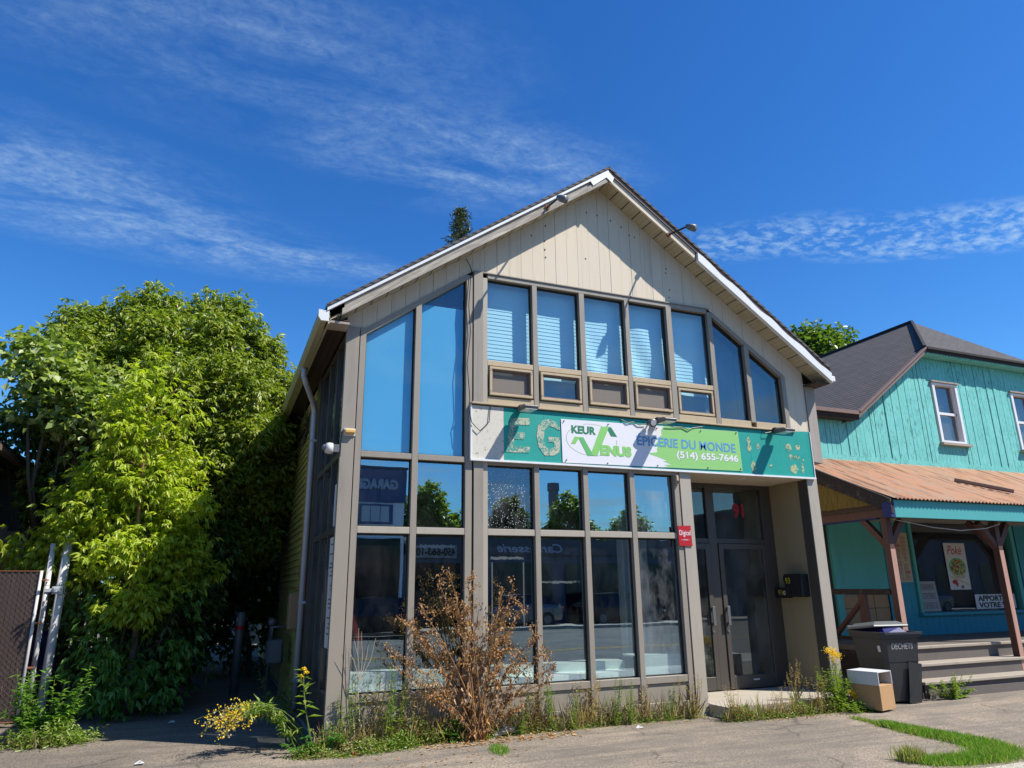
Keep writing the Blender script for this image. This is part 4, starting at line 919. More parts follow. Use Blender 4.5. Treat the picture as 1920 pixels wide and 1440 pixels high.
# taped paper strips and stickers inside the display windows
def strip(x0, x1, z0, z1, label, mat='paper_grey', y=.082, jag=0):
    m = MB(); n = 18; rb = random.Random(int(x0 * 77))
    up = [(x0 + (x1 - x0) * i / n, z1 + rb.uniform(-jag, jag)) for i in range(n + 1)]; dn = [(x0 + (x1 - x0) * i / n, z0 + rb.uniform(-jag, jag)) for i in range(n + 1)]
    m.prism(up + dn[::-1], y, y + .002); o = m.build('paper_strip', mat); tag(o, label, 'paper')
strip(3.44, 3.92, 2.02, 2.05, 'torn tape along the top of the taped rectangle under the speckled pane', jag=.010)
strip(3.45, 3.47, 1.05, 1.98, 'thin vertical strip of old tape at the left of the taped rectangle', jag=.003)
strip(3.91, 3.93, 1.15, 1.98, 'thin vertical strip of old tape at the right of the taped rectangle', jag=.003)
strip(4.16, 4.78, 1.70, 1.73, 'torn pale strip of tape across the second window right of the centre post', jag=.012)
strip(2.45, 2.93, 2.16, 2.20, 'torn strip of decorated paper high in the window left of the centre post', jag=.014)

# ============================================================ ACROSS THE STREET (seen in the glass)
wb = thing('warehouse', 'long dark grey warehouse far down the opposite side of the street', 'building', (50, -24, -.6))
m = MB(); m.box(33, 78, -34, -24, -2, 6.2); m.build('wall', 'garage_low', wb)
m = MB(); m.box(32.9, 78.1, -34.1, -23.9, 6.2, 6.7); m.build('roof_edge', 'ink_grey', wb)
for i in range(9):
    m = MB(); m.box(34 + i * 4.8, 37.6 + i * 4.8, -23.99, -23.94, -.5, 2.9); m.build('bay_door', 'car_glass', wb)

gb = thing('garage_building', 'two-storey grey garage with blue band across the street, seen reflected', 'building', (3, -24, 0))
m = MB(); m.box(-12, 8.07, -30, -24, -.3, 5.58); m.build('wall', 'garage_wall', gb)
m = MB(); m.box(-12.05, 8.12, -30.05, -23.95, 5.585, 7.15); m.build('blue_band', 'garage_band', gb)
m = MB(); m.box(-12.1, 8.17, -30.1, -23.9, 7.152, 7.25); m.build('roof_edge', 'garage_low', gb)
text_mesh('lettering', 'GARAGE', 5.75, 7.72, 6.15, 6.62, -23.93, 'garage_letter', gb, .04, .06, facing=1)
for x0 in (6.03, 1.5, -3.0):
    m = MB(); m.box(x0 - .16, x0 + 1.5, -24.0, -23.93, 4.55, 5.50); f = m.build('window', 'garage_band', gb)
    m = MB()
    for i in range(3): m.box(x0 + .02 + i * .44, x0 + .43 + i * .44, -23.93, -23.925, 4.66, 5.4)
    m.build('pane', 'glass_house_flat', f)
m = MB(); m.box(-11, 7.9, -24.0, -23.94, -.3, 3.9); m.build('shopfront', 'car_glass', gb)
lb = thing('body_shop', 'low grey body shop with dark openings across the street, seen reflected', 'building', (14, -24, 0))
m = MB(); m.box(8.075, 30, -30, -24.02, -.8, 3.2); m.build('wall', 'garage_low', lb)
m = MB(); m.box(8.18, 30, -30, -23.9, 3.2, 4.0); m.build('fascia', 'ink_grey', lb)
m = MB(); m.box(8.3, 10.7, -23.9, -23.86, 3.02, 3.62); m.build('phone_sign', 'paper_grey', lb)
text_mesh('lettering', '450-663-107', 8.45, 10.6, 3.12, 3.50, -23.85, 'ink_black', lb, .02, .03, facing=1)
text_mesh('lettering', 'Carrosserie', 12.7, 16.3, 3.30, 3.75, -23.88, 'garage_letter', lb, .02, .02, shear=.25, facing=1)
for x0 in (8.6, 12.5, 16.5, 20.5, 24.5):
    m = MB(); m.box(x0, x0 + 3.2, -23.99, -23.95, -.6, 2.8); m.build('garage_door', 'car_glass', lb)
m = MB(); m.tube([(23.6, -40, -.5), (23.6, -40, 8.7), (23.6, -40, 8.72), (23.6, -40, 9.35)], [.42, .38, .48, .48], 14)
ch = m.build('smoke_stack', 'stack_brick'); tag(ch, 'tall pale chimney stack behind the body shop, seen reflected', 'chimney')
for x in (-6, 33):
    m = MB(); m.tube([(x, -20.8, -.3), (x, -20.8, 9)], [.14, .10], 10); m.tube([(x - 1, -20.8, 8.4), (x + 1, -20.8, 8.4)], .06, 6)
    tag(m.build('utility_pole', 'plank_old'), 'wooden utility pole across the street %s' % ('by the garage' if x < 0 else 'beyond the body shop'), 'pole')

def car(x, y, ang, paint, label):
    t = thing('parked_car', label, 'car', (0, 0, 0), 'cars parked across the street')
    prof = [(-2.2, .55, .42), (-2.25, .45, .78), (-2.05, .86, .98), (-1.3, .90, 1.02), (0, .92, 1.03), (1.2, .90, .98), (2.0, .84, .82), (2.25, .5, .62), (2.2, .5, .42)]
    m = MB(); ring = []
    secs = [(-2.25, .62, .45, .80), (-2.1, .84, .30, .95), (-1.4, .90, .24, 1.00), (0, .91, .24, 1.01), (1.1, .90, .24, .97), (1.9, .86, .27, .84), (2.25, .66, .40, .66)]
    for (px, hw, zb, zt) in secs:
        m.v += [(px, -hw * .92, zb), (px, -hw, zb + .22), (px, -hw, zt - .18), (px, -hw * .86, zt), (px, hw * .86, zt), (px, hw, zt - .18), (px, hw, zb + .22), (px, hw * .92, zb)]
    for i in range(len(secs) - 1):
        for j in range(8): m.f.append((i * 8 + j, (i + 1) * 8 + j, (i + 1) * 8 + (j + 1) % 8, i * 8 + (j + 1) % 8))
    m.f.append(tuple(range(8))[::-1]); m.f.append(tuple(range(len(secs) * 8 - 8, len(secs) * 8)))
    m.build('body', paint, t, bevel=.02)
    m = MB(); secs = [(-2.0, .70, .93, .95), (-1.25, .64, .95, 1.38), (-.2, .64, .95, 1.46), (.4, .64, .95, 1.42), (1.25, .72, .93, .95)]
    for (px, hw, zb, zt) in secs: m.v += [(px, -.80, zb), (px, -hw, zt), (px, hw, zt), (px, .80, zb)]
    for i in range(len(secs) - 1):
        for j in range(4): m.f.append((i * 4 + j, (i + 1) * 4 + j, (i + 1) * 4 + (j + 1) % 4, i * 4 + (j + 1) % 4))
    m.f += [(3, 2, 1, 0), (16, 17, 18, 19)]
    m.build('windows', 'car_glass', t)
    m = MB(); m.prism([(-1.3, 1.385), (-.2, 1.475), (.42, 1.43), (.3, 1.40), (-.2, 1.44), (-1.2, 1.36)], -.60, .60); m.build('roof', paint, t)
    for px in (-1.35, 1.35):
        for s in (-1, 1):
            m = MB(); m.tube([(px, s * .70, .33), (px, s * .92, .33)], .33, 18); wv = m.build('wheel', 'tyre', t)
            m = MB(); m.tube([(px, s * .921, .33), (px, s * .93, .33)], .20, 12); m.build('rim', 'steel_grey', wv)
    for s in (-1, 1):
        m = MB(); m.box(2.12, 2.24, s * .60 - .14, s * .60 + .14, .60, .72); m.build('headlight', 'lamp_clear', t, bevel=.02)
        m = MB(); m.box(-2.26, -2.16, s * .62 - .12, s * .62 + .12, .70, .84); m.build('tail_light', 'ink_red', t, bevel=.02)
    t.location = (x, y, zg(x) + .01); t.rotation_euler = (0, R(1.1), ang); return t
car(5.6, -18.6, R(180), 'car_dark', 'dark car parked nearest the garage across the street, seen reflected')
car(12.7, -21.9, R(180), 'car_silver', 'silver car parked by the body shop across the street, seen reflected')
car(18.2, -21.9, R(0), 'car_dark', 'dark car parked beyond the silver one across the street, seen reflected')
car(33.0, -18.6, R(180), 'car_brown', 'dark brown car parked far down the opposite kerb')
car(39.5, -18.6, R(180), 'car_silver', 'silver car parked far down the opposite kerb behind the brown one')
# ============================================================ THE TURQUOISE HOUSE ON THE RIGHT
hs_ = thing('turquoise_house', 'turquoise board house with dark shingle roof and rusty porch roof', 'house', (12, 2.1, 0))
YW = 2.1; XL = 10.75; XR = 21.7; RXH = 17.25; KX, KZ = 12.64, 5.20; HS = .7374
def hz_(x): return KZ + HS * (min(x, 2 * RXH - x) - KX)    # height of the slope at x
TX, TZ = 15.09, 6.99                                      # where the rake meets the clipped gable's eave
TX2 = 2 * RXH - TX
# upper wall of vertical boards
m = MB(); x = XL; rb = random.Random(8)
while x < TX2 + 2.4:
    x2 = x + .125
    def topz(q): return KZ - .10 if q < KX else min(hz_(q), TZ) - .14
    if not any(a - .02 < (x + x2) / 2 < b + .02 for a, b in ((15.44, 16.26), (18.26, 19.08))):
        m.prism([(x + .007, 4.30), (x2 - .004, 4.30), (x2 - .007, topz(x2)), (x + .004, topz(x))], YW - .03 + rb.uniform(-.010, .010), YW)
    else:
        m.prism([(x + .003, 4.30), (x2 - .003, 4.30), (x2 - .003, 4.77), (x + .003, 4.77)], YW - .02, YW)
        m.prism([(x + .003, 6.27), (x2 - .003, 6.27), (x2 - .003, topz(x2)), (x + .003, topz(x))], YW - .02, YW)
    x = x2
m.build('upper_boards', 'teal_boards', hs_)
m = MB(); m.prism([(XL, -.4), (XL, 5.1), (KX, 5.12), (TX, 6.9), (TX2, 6.9), (XR + .2, 5.12), (XR + .2, -.4)], YW + .17, YW + .25); m.build('front_wall', 'dark_wood', hs_)
m = MB(); m.box(XL, XL + .1, YW + .25, 12, -.4, 5.1); m.build('side_wall', 'teal_smooth', hs_)
m = MB(); m.box(XL, XR, YW - .035, YW - .012, 4.19, 4.315); m.build('band_board', 'teal_boards', hs_)
def hwin(x0, label=None):
    x1 = x0 + .80; z0, z1 = 4.79, 6.26
    m = MB(); t = .055
    for a in ((x0 - .03, x0 + t, z0, z1), (x1 - t, x1 + .03, z0, z1), (x0 + t, x1 - t, z1 - t, z1), (x0 + t, x1 - t, z0, z0 + .06)): m.box(a[0], a[1], YW - .05, YW + .12, a[2], a[3])
    f = m.build('window', 'white_metal', hs_, bevel=.004)
    m = MB(); zc_ = 5.52
    m.box(x0 + t, x1 - t, YW + .02, YW + .06, zc_ - .03, zc_ + .03)
    for a, b in ((x0 + t, x0 + t + .035), (x1 - t - .035, x1 - t)): m.box(a, b, YW + .02, YW + .06, z0 + .06, z1 - t)
    m.build('sash', 'white_metal', f)
    m = MB(); m.box(x0 + t, x1 - t, YW + .065, YW + .07, z0 + .05, z1 - t); m.build('pane', 'glass_house', f)
    m = MB(); m.box(x0, x1, YW + .155, YW + .165, z0, z1); m.build('backing', 'interior_dark', f)
    m = MB(); m.box(x0 - .09, x1 + .09, YW - .13, YW + .0, z0 - .06, z0 - .005); m.build('sill', 'deck_nose', f)
    m = MB(); m.box(x0 - .07, x1 + .07, YW - .09, YW + .0, z1 + .005, z1 + .04); m.build('drip_cap', 'grey_wood', f)
    m = MB(); m.box(x0 - .0, x1, YW + .11, YW + .12, z0, z0 + .75); m.build('screen', 'insect_screen', f)
hwin(15.45); hwin(18.27)
# roof: two slopes, clipped front hip, low flat wing at the left
YFH = 1.8; RY = 3.62; RZH = hz_(RXH)
m = MB()
m.quad((KX, YFH, KZ), (TX, YFH, TZ), (RXH, RY, RZH), (RXH, 14, RZH), (KX - .6, 14, KZ - .44), (KX - .6, YFH + .6, KZ - .44))
o = m.build('roof_slope', 'shingles', hs_)
m = MB(); m.quad((TX, YFH, TZ), (TX2, YFH, TZ), (RXH, RY, RZH)); m.build('roof_hip', 'shingles', hs_)
m = MB(); X2 = 2 * RXH - KX; m.quad((TX2, YFH, TZ), (X2, YFH, KZ), (X2, 14, KZ), (RXH, 14, RZH), (RXH, RY, RZH)); m.build('roof_slope', 'shingles', hs_)
m = MB(); m.prism([(KX - .6, KZ - .5), (KX, KZ - .07), (TX, TZ - .09), (TX2, TZ - .09), (X2, KZ - .07)], YFH + .7, 13.9); m.build('roof_core', 'dark_wood', hs_)
m = MB(); m.tube([(TX - .05, YFH - .02, TZ + .02), (RXH, RY, RZH + .015)], .05, 6); m.tube([(RXH, RY, RZH + .015), (RXH, 14, RZH + .015)], .05, 6); m.build('ridge_cap', 'dark_shingle_flat', hs_)
m = MB(); m.prism([(TX, TZ - .10), (TX2, TZ - .10), (TX2, TZ - .02), (TX, TZ - .02)], YFH - .03, YFH + .02); m.prism([(TX - .02, TZ - .03), (TX2, TZ - .03), (TX2, TZ + .02), (TX, TZ + .025)], YFH - .07, YFH + .3); m.build('hip_eave', 'dark_shingle_flat', hs_)
m = MB(); m.box(TX, TX2, YFH, YW, TZ - .13, TZ - .10); m.prism([(KX, KZ - .03), (TX, TZ - .03), (TX, TZ - .06), (KX, KZ - .06)], YFH, YW); m.build('eave_soffit', 'teal_boards', hs_)
m = MB(); m.prism([(KX - .06, KZ - .02), (TX, TZ), (TX, TZ + .05), (KX - .06, KZ + .05)], YFH - .05, YFH + .03); m.prism([(KX - .04, KZ - .1), (TX, TZ - .1), (TX, TZ - .002), (KX - .04, KZ - .022)], YFH - .01, YFH + .03); m.build('rake_board', 'fascia_brown', hs_)
m = MB(); m.box(XL - .35, KX - .02, YFH - .05, YFH + .0, KZ - .035, KZ + .045); m.build('eave_board', 'fascia_brown', hs_)
m = MB(); m.box(XL - .35, KX - .0, YFH, 12, KZ - .10, KZ + .03); m.box(XL - .3, KX, YFH + .02, YW, KZ - .13, KZ - .102); m.build('flat_wing_roof', 'dark_shingle_flat', hs_)
m = MB(); m.box(14.2, 14.8, 9.0, 9.6, 6.2, 7.3); m.box(14.1, 14.9, 8.9, 9.7, 7.3, 7.38)
m.build('roof_vent', 'black_plastic', hs_)

# porch roof of rusty corrugated sheet
E0, E1 = (-.36, 3.05), (2.10, 4.215)
m = MB(); n = int((XR - 10.66) / .095 * 6); rows = 5
for j in range(rows):
    f = j / (rows - 1); y = E0[0] + (E1[0] - E0[0]) * f; z = E0[1] + (E1[1] - E0[1]) * f - .03 * math.sin(math.pi * f)
    for i in range(n + 1): m.v.append((10.66 + i * .095 / 6, y, z + .017 * math.sin(i * math.pi / 3)))
for j in range(rows - 1):
    for i in range(n): m.f.append((j * (n + 1) + i, j * (n + 1) + i + 1, (j + 1) * (n + 1) + i + 1, (j + 1) * (n + 1) + i))
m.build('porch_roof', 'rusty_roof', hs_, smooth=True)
m = MB(); m.prism([(-.22, 2.98), (2.1, 4.12), (2.1, 4.18), (-.22, 3.035)], 10.7, XR, 'x'); m.build('porch_deck', 'dark_wood', hs_)
m = MB(); m.box(10.70, XR, -.285, -.235, 2.735, 3.035); m.build('porch_fascia', 'teal_fascia', hs_, bevel=.004)
m = MB(); m.box(14.098, 14.102, -.288, -.284, 2.74, 3.03); m.build('fascia_joint', 'dark_gasket', hs_)
m = MB(); m.prism([(-.30, 2.80), (2.1, 3.90), (2.1, 4.19), (-.30, 3.05)], 10.60, 10.66, 'x'); m.build('porch_rake', 'black_weathered', hs_)
m = MB(); m.box(10.595, 10.7, -.29, -.12, 2.74, 2.99); m.build('beam_end', 'blue_paint', hs_)
# yellow shingles filling the gable of the porch end
m = MB(); rb = random.Random(6)
for r_i in range(8):
    z0 = 2.98 + r_i * .13; y = .05 + (r_i % 2) * .05
    while y < 2.1:
        w2_ = rb.uniform(.09, .16); zt = 3.06 + (4.215 - 3.06) * (y + .25) / 2.35 - .20
        if z0 < zt: m.prism([(y + .003, z0 + rb.uniform(-.01, .01)), (y + w2_ - .003, z0 + rb.uniform(-.01, .01)), (y + w2_ - .003, z0 + .15), (y + .003, z0 + .15)], 10.655 - .004 * (r_i % 2) - rb.uniform(0, .006), 10.675, 'x')
        y += w2_
m.build('end_shingles', 'yellow_shingle', hs_)
m = MB(); m.prism([(0, 2.9), (2.1, 2.9), (2.1, 4.0), (0, 3.02)], 10.676, 10.69, 'x'); m.build('end_backing', 'dark_wood', hs_)
# posts, beams, braces
for px in (10.72, 13.50, 16.6, 19.6):
    m = MB(); m.box(px, px + .115, -.06, .06, .13, 2.75); p = m.build('porch_post', 'brown_post', hs_, bevel=.005)
    m = MB(); m.box(px + .002, px + .113, -.064, -.0605, .14, 2.22); m.build('sunlit_face', 'sunlit_post', p)  # sunlit front of the brown post, put in as a lighter colour
    m = MB(); m.beam((px + .065, .01, 2.25), (px + .42, .01, 2.72), .10); m.build('brace', 'brown_post', p)
    m = MB(); m.beam((px + .065, .01, 2.25), (px + .065, .50, 2.78), .10); m.build('brace', 'brown_post', p)
    if px > 11: m = MB(); m.beam((px + .065, .01, 2.25), (px - .38, .01, 2.72), .10); m.build('brace', 'brown_post', p)
m = MB(); m.box(10.70, 10.82, -.1, 2.1, 2.76, 2.90); m.box(10.83, XR, -.05, .07, 2.76, 2.90); m.build('porch_beam', 'brown_post', hs_)
m = MB(); m.box(10.71, 10.83, .12, 2.0, 2.74, 2.757); m.build('beam_paint', 'blue_paint', hs_)
m = MB(); m.box(10.83, XR, .10, 2.08, 2.92, 2.95); m.build('porch_ceiling', 'deck_nose', hs_)
# lower wall: panels, boards, shop window
m = MB(); m.box(XL, 11.55, YW, YW + .12, .6, 2.95); m.build('dark_doorway', 'interior_dark', hs_)
m = MB(); m.box(11.55, 11.72, YW - .06, YW + .1, .6, 3.0); m.build('door_jamb', 'teal_smooth', hs_)
m = MB(); m.box(11.74, 13.05, YW - .02, YW + .1, 1.53, 2.92); m.build('wall_panel', 'teal_smooth', hs_)
m = MB(); m.box(11.74, 13.05, YW - .03, YW + .1, 1.43, 1.528); m.box(13.0, 13.05, YW - .045, YW - .031, .6, 1.43); m.build('chair_rail', 'teal_deep', hs_)
m = MB(); m.box(11.74, 12.99, YW - .01, YW + .1, .6, 1.428); o = m.build('osb_panel', 'osb', hs_)
m = MB()
for xx in (12.15, 12.58): m.box(xx, xx + .012, YW - .013, YW - .01, .6, 1.42)
for zz in (.86, 1.16): m.box(11.75, 12.98, YW - .013, YW - .01, zz, zz + .012)
m.build('panel_seam', 'ink_black', o)
m = MB(); x = 13.07
while x < 21.6:
    x2 = x + .185
    if x2 < 13.86 or x > 17.2: m.prism([(x + .003, .6), (x2 - .003, .6), (x2 - .003, 2.92), (x + .003, 2.92)], YW - .02, YW + .1)
    else: m.prism([(x + .003, .6), (x2 - .003, .6), (x2 - .003, .99), (x + .003, .99)], YW - .02, YW + .1)
    x = x2
m.build('lower_boards', 'teal_deep', hs_)
m = MB()
for a in ((13.84, 13.92, 1.0, 2.98), (17.10, 17.22, 1.0, 2.98), (13.92, 17.10, 2.93, 3.0)): m.box(a[0], a[1], YW - .06, YW + .1, a[2], a[3])
f = m.build('shop_window', 'teal_smooth', hs_, bevel=.005)
m = MB(); m.box(13.80, 17.26, YW - .12, YW + .1, .985, 1.045); m.build('sill', 'teal_deep', f)
m = MB(); m.box(13.92, 17.10, YW + .05, YW + .056, 1.045, 2.93); m.build('pane', 'glass_house', f)
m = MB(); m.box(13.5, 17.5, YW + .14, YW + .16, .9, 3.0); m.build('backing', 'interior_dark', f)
def wsign(name, pts, label, mat='paper', y=YW + .03):
    t = thing(name, label, 'poster', (pts[0][0], y, pts[0][1])); m = MB(); m.prism(pts, y, y + .004); m.build('sheet', mat, t); return t
t = wsign('poster', [(14.95, 1.50), (15.60, 1.50), (15.62, 2.50), (14.94, 2.50)], 'tall white poster with red heading and a bowl in the turquoise house window')
text_mesh('lettering', 'Poké', 15.03, 15.50, 2.25, 2.44, YW + .029, 'ink_red', t, .001, .004, shear=.35)
m = MB(); rb = random.Random(1)
m.prism([(15.28 + .27 * math.cos(a), 1.98 + .20 * math.sin(a)) for a in [i * .35 for i in range(18)]], YW + .0265, YW + .029); bowl = m.build('bowl', 'logo_mid', t)
for mm, nn, ss in (('ink_red', 60, .22), ('plate_yellow', 34, .24), ('logo_dark', 26, .25), ('rust', 30, .22)):
    m = MB()
    for i in range(nn):
        a, rr_ = rb.uniform(0, 6.28), ss * math.sqrt(rb.random()); cx, cz = 15.28 + rr_ * math.cos(a), 1.98 + rr_ * .74 * math.sin(a)
        m.prism([(cx + .022 * math.cos(b), cz + .018 * math.sin(b)) for b in (0, 1.3, 2.6, 3.9, 5.2)], YW + .0245 + rb.uniform(-.001, .001), YW + .0262)
    m.build('filling', mm, bowl)
m = MB(); m.prism([(15.08, 1.82), (15.50, 1.80), (15.42, 1.73), (15.18, 1.74)], YW + .026, YW + .0288); m.build('bowl_rim', 'paper_cream', bowl)
m = MB(); m.beam((14.98, YW + .0255, 1.80), (15.60, YW + .0255, 1.60), .012, .002); m.beam((15.02, YW + .0255, 1.77), (15.60, YW + .0255, 1.57), .012, .002); m.build('chopsticks', 'plate_yellow', t)
m = MB(); m.prism([(15.02, 1.66), (15.10, 1.72), (15.18, 1.70), (15.22, 1.62), (15.17, 1.55), (15.14, 1.60), (15.08, 1.62)], YW + .026, YW + .0288); m.prism([(15.28, 1.56), (15.36, 1.60), (15.38, 1.54), (15.32, 1.52)], YW + .026, YW + .0288); m.build('shrimp', 'ink_red', t)
t = wsign('poster', [(15.665, 1.085), (16.99, 1.085), (16.99, 1.39), (15.665, 1.39)], 'wide white sheet with bold black capitals low in the turquoise house window')
text_mesh('lettering', 'APPORTEZ', 15.75, 16.82, 1.245, 1.365, YW + .029, 'ink_black', t, .001, .045)
text_mesh('lettering', 'VOTRE VIN', 15.75, 16.88, 1.105, 1.222, YW + .029, 'ink_black', t, .001, .045)
t = wsign('poster', [(13.93, 1.06), (14.54, 1.06), (14.48, 1.68), (13.93, 1.68)], 'hand-lettered pale grey sheet in the lower left of the turquoise house window', 'paper_grey')
text_mesh('lettering', 'STATIONNEMENT', 13.95, 14.44, 1.50, 1.63, YW + .029, 'ink_grey', t, .001, .0)
text_mesh('lettering', 'A COTE FERREZ', 13.97, 14.45, 1.32, 1.44, YW + .029, 'ink_grey', t, .001, .0)
text_mesh('lettering', 'OUPERROS', 14.0, 14.46, 1.12, 1.25, YW + .029, 'ink_grey', t, .001, .0)
t = thing('menu_board', 'cream menu sheets in rows on the wall left of the turquoise house window', 'menu', (13.55, YW - .03, 1.67))
m = MB(); m.prism([(13.36, 1.67), (13.77, 1.67), (13.79, 2.69), (13.37, 2.69)], YW - .027, YW - .0205); m.build('sheet', 'paper_cream', t)
m = MB(); rb = random.Random(13)
for cx in (13.40, 13.60):
    z = 2.62
    while z > 1.72:
        if rb.random() > .12: m.box(cx, cx + rb.uniform(.08, .14), YW - .029, YW - .027, z, z + .010)
        z -= .028
m.build('print', 'ink_grey', t)
m = MB(); m.box(13.575, 13.582, YW - .029, YW - .027, 2.2, 2.66); m.box(13.575, 13.582, YW - .029, YW - .027, 1.7, 2.05)
for i in range(4): m.box(13.40 + .04 * i, 13.425 + .04 * i, YW - .0292, YW - .027, 2.40, 2.44); m.box(13.60 + .035 * i, 13.62 + .035 * i, YW - .0292, YW - .027, 1.86, 1.90)
m.build('pictures', 'ink_red', t)
m = MB(); m.tube([(10.85, -.10, 2.72), (11.8, -.10, 2.60), (12.5, -.10, 2.56), (13.2, -.10, 2.61), (13.6, -.10, 2.70)], .006, 5)
tag(m.build('string_wire', 'white_pvc'), 'thin pale wire sagging between the two nearest porch posts', 'wire')
# deck, steps, rail
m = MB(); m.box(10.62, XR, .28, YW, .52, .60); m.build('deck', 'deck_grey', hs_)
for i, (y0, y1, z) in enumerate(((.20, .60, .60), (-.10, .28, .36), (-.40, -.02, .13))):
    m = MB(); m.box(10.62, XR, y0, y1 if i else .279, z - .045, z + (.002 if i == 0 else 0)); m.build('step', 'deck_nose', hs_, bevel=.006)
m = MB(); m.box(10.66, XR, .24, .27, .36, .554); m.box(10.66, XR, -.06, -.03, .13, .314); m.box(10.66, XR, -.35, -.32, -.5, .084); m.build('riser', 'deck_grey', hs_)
m = MB(); m.prism([(10.7, -.4), (XR, -.4), (XR, -.02), (10.7, .01)], -.385, -.355); m.build('skirt_board', 'deck_grey', hs_)
m = MB(); m.box(10.60, 10.63, -.34, YW, -.4, .1); m.box(10.60, 10.62, .0, YW, .1, .52); m.build('deck_side', 'black_weathered', hs_)
m = MB(); m.box(10.71, 10.80, .08, YW - .05, 1.46, 1.56); m.box(10.73, 10.79, .08, YW - .05, .68, .74); r0 = m.build('railing', 'black_weathered', hs_)
m = MB(); m.box(10.71, 10.79, .62, .74, .60, 1.46); m.build('rail_post', 'brown_post', r0)
m = MB(); m.beam((10.75, .66, 1.40), (10.75, 1.45, .70), .09, .06); m.build('rail_brace', 'brown_post', r0)
# grappling debris on the porch roof
m = MB(); m.beam((14.05, .95, 3.70), (14.75, .25, 3.40), .06, .05); tag(m.build('roof_debris', 'brown_post'), 'dark wooden batten lying across the rusty porch roof', 'batten')

# ============================================================ BIN AND BOX BY THE PILLAR
bx = thing('wheelie_bin', 'dark grey wheeled bin with white capitals and an ajar grey lid', 'bin', (9.95, -.35, -.1))
a = R(-10); ca, sa = math.cos(a), math.sin(a)
BCX, BCY, BZ = 10.02, -.28, -.11
def bw(px, py, pz): return (BCX + px * ca - py * sa, BCY + px * sa + py * ca, BZ + pz)
m = MB(); N1 = []
for z, hw, hd in ((.02, .25, .27), (.25, .27, .31), (.55, .30, .35), (1.0, .335, .40)):
    for (sx, sy) in ((-1, -.85), (-.85, -1), (.85, -1), (1, -.85), (1, .85), (.85, 1), (-.85, 1), (-1, .85)): m.v.append(bw(sx * hw, sy * hd, z))
for i in range(3):
    for j in range(8): m.f.append((i * 8 + j, i * 8 + (j + 1) % 8, (i + 1) * 8 + (j + 1) % 8, (i + 1) * 8 + j))
m.f.append(tuple(range(8))[::-1]); m.build('body', 'bin_plastic', bx, bevel=.012)
for z, e in ((.60, .006), (.90, .008)):
    m = MB(); i = 0
    for zz in (z, z + .022):
        k_ = (zz - .55) / .45; hw, hd = .30 + .035 * k_ + e, .35 + .05 * k_ + e
        m.v += [bw(sx * hw, sy * hd, zz) for (sx, sy) in ((-1, -.85), (-.85, -1), (.85, -1), (1, -.85), (1, .85), (.85, 1), (-.85, 1), (-1, .85))]
    m.f += [(j, (j + 1) % 8, 8 + (j + 1) % 8, 8 + j) for j in range(8)] + [tuple(range(8))[::-1], tuple(range(8, 16))]
    m.build('moulded_rib', 'bin_plastic', bx)
m = MB()
def rim(z0, z1, o):
    i = len(m.v)
    for z in (z0, z1):
        for q in (o, o - .06):
            for (sx, sy) in ((-1, -.88), (-.88, -1), (.88, -1), (1, -.88), (1, .88), (.88, 1), (-.88, 1), (-1, .88)): m.v.append(bw(sx * (.345 + q), sy * (.41 + q), z))
    for j in range(8):
        k2 = (j + 1) % 8
        m.f += [(i + j, i + k2, i + 16 + k2, i + 16 + j), (i + 8 + k2, i + 8 + j, i + 24 + j, i + 24 + k2), (i + 16 + j, i + 16 + k2, i + 24 + k2, i + 24 + j), (i + k2, i + j, i + 8 + j, i + 8 + k2)]
rim(.96, 1.00, .015); rim(1.0, 1.03, .035); m.build('rim', 'bin_plastic', bx)
m = MB(); m.v += [bw(*p) for p in ((-.22, -.30, 1.0), (.22, -.30, 1.0), (.24, .3, 1.0), (-.24, .3, 1.0), (-.15, -.18, 1.08), (.14, -.2, 1.09), (.16, .2, 1.12), (-.16, .2, 1.12), (0, 0, 1.12))]
m.f += [(0, 1, 5, 4), (1, 2, 6, 5), (2, 3, 7, 6), (3, 0, 4, 7), (4, 5, 8), (5, 6, 8), (6, 7, 8), (7, 4, 8)]; m.build('rubbish_bag', 'blue_bag', bx)
m = MB()                                                # lid, hinged at the back, propped up at the front
def ld(px, py, h):
    t = (py + .42) / .86; return bw(px, py, 1.075 + h + .03 * (1 - t) )
sec = [(-.36, .40, .0), (-.36, -.42, -.0)]
m.v += [ld(*p) for p in ((-.32, -.20, 0), (.32, -.20, 0), (.35, .42, -.05), (-.35, .42, -.05), (-.32, -.20, .03), (.32, -.20, .03), (.35, .42, -.01), (-.35, .42, -.01), (-.20, -.08, .085), (.20, -.08, .085), (.24, .34, .05), (-.24, .34, .05))]
m.f += [(0, 3, 2, 1), (0, 1, 5, 4), (1, 2, 6, 5), (2, 3, 7, 6), (3, 0, 4, 7), (4, 5, 9, 8), (5, 6, 10, 9), (6, 7, 11, 10), (7, 4, 8, 11), (8, 9, 10, 11)]
m.build('lid', 'bin_lid', bx, bevel=.012)
m = MB(); m.tube([bw(-.3, .47, 1.08), bw(.3, .47, 1.08)], .02, 8); m.build('handle', 'bin_plastic', bx)
for s in (-1, 1):
    m = MB(); m.tube([bw(s * .25, .26, .10), bw(s * .31, .26, .10)], .10, 16); m.build('wheel', 'tyre', bx, smooth=False)
m = MB(); m.v += [bw(*p) for p in ((.02, -.33, .0), (.26, -.30, .0), (.30, -.37, .56), (.06, -.385, .60), (.10, -.30, .0), (.05, -.40, .45))]
m.f += [(0, 1, 2, 3)]; m.build('front_rib', 'bin_plastic', bx)
me = text_mesh('lettering', 'DECHETS', -.20, .18, 0, .09, 0, 'paper', bx, .002, .02)
A = Vector(bw(0, -.376, .80)) - root_loc(bx)
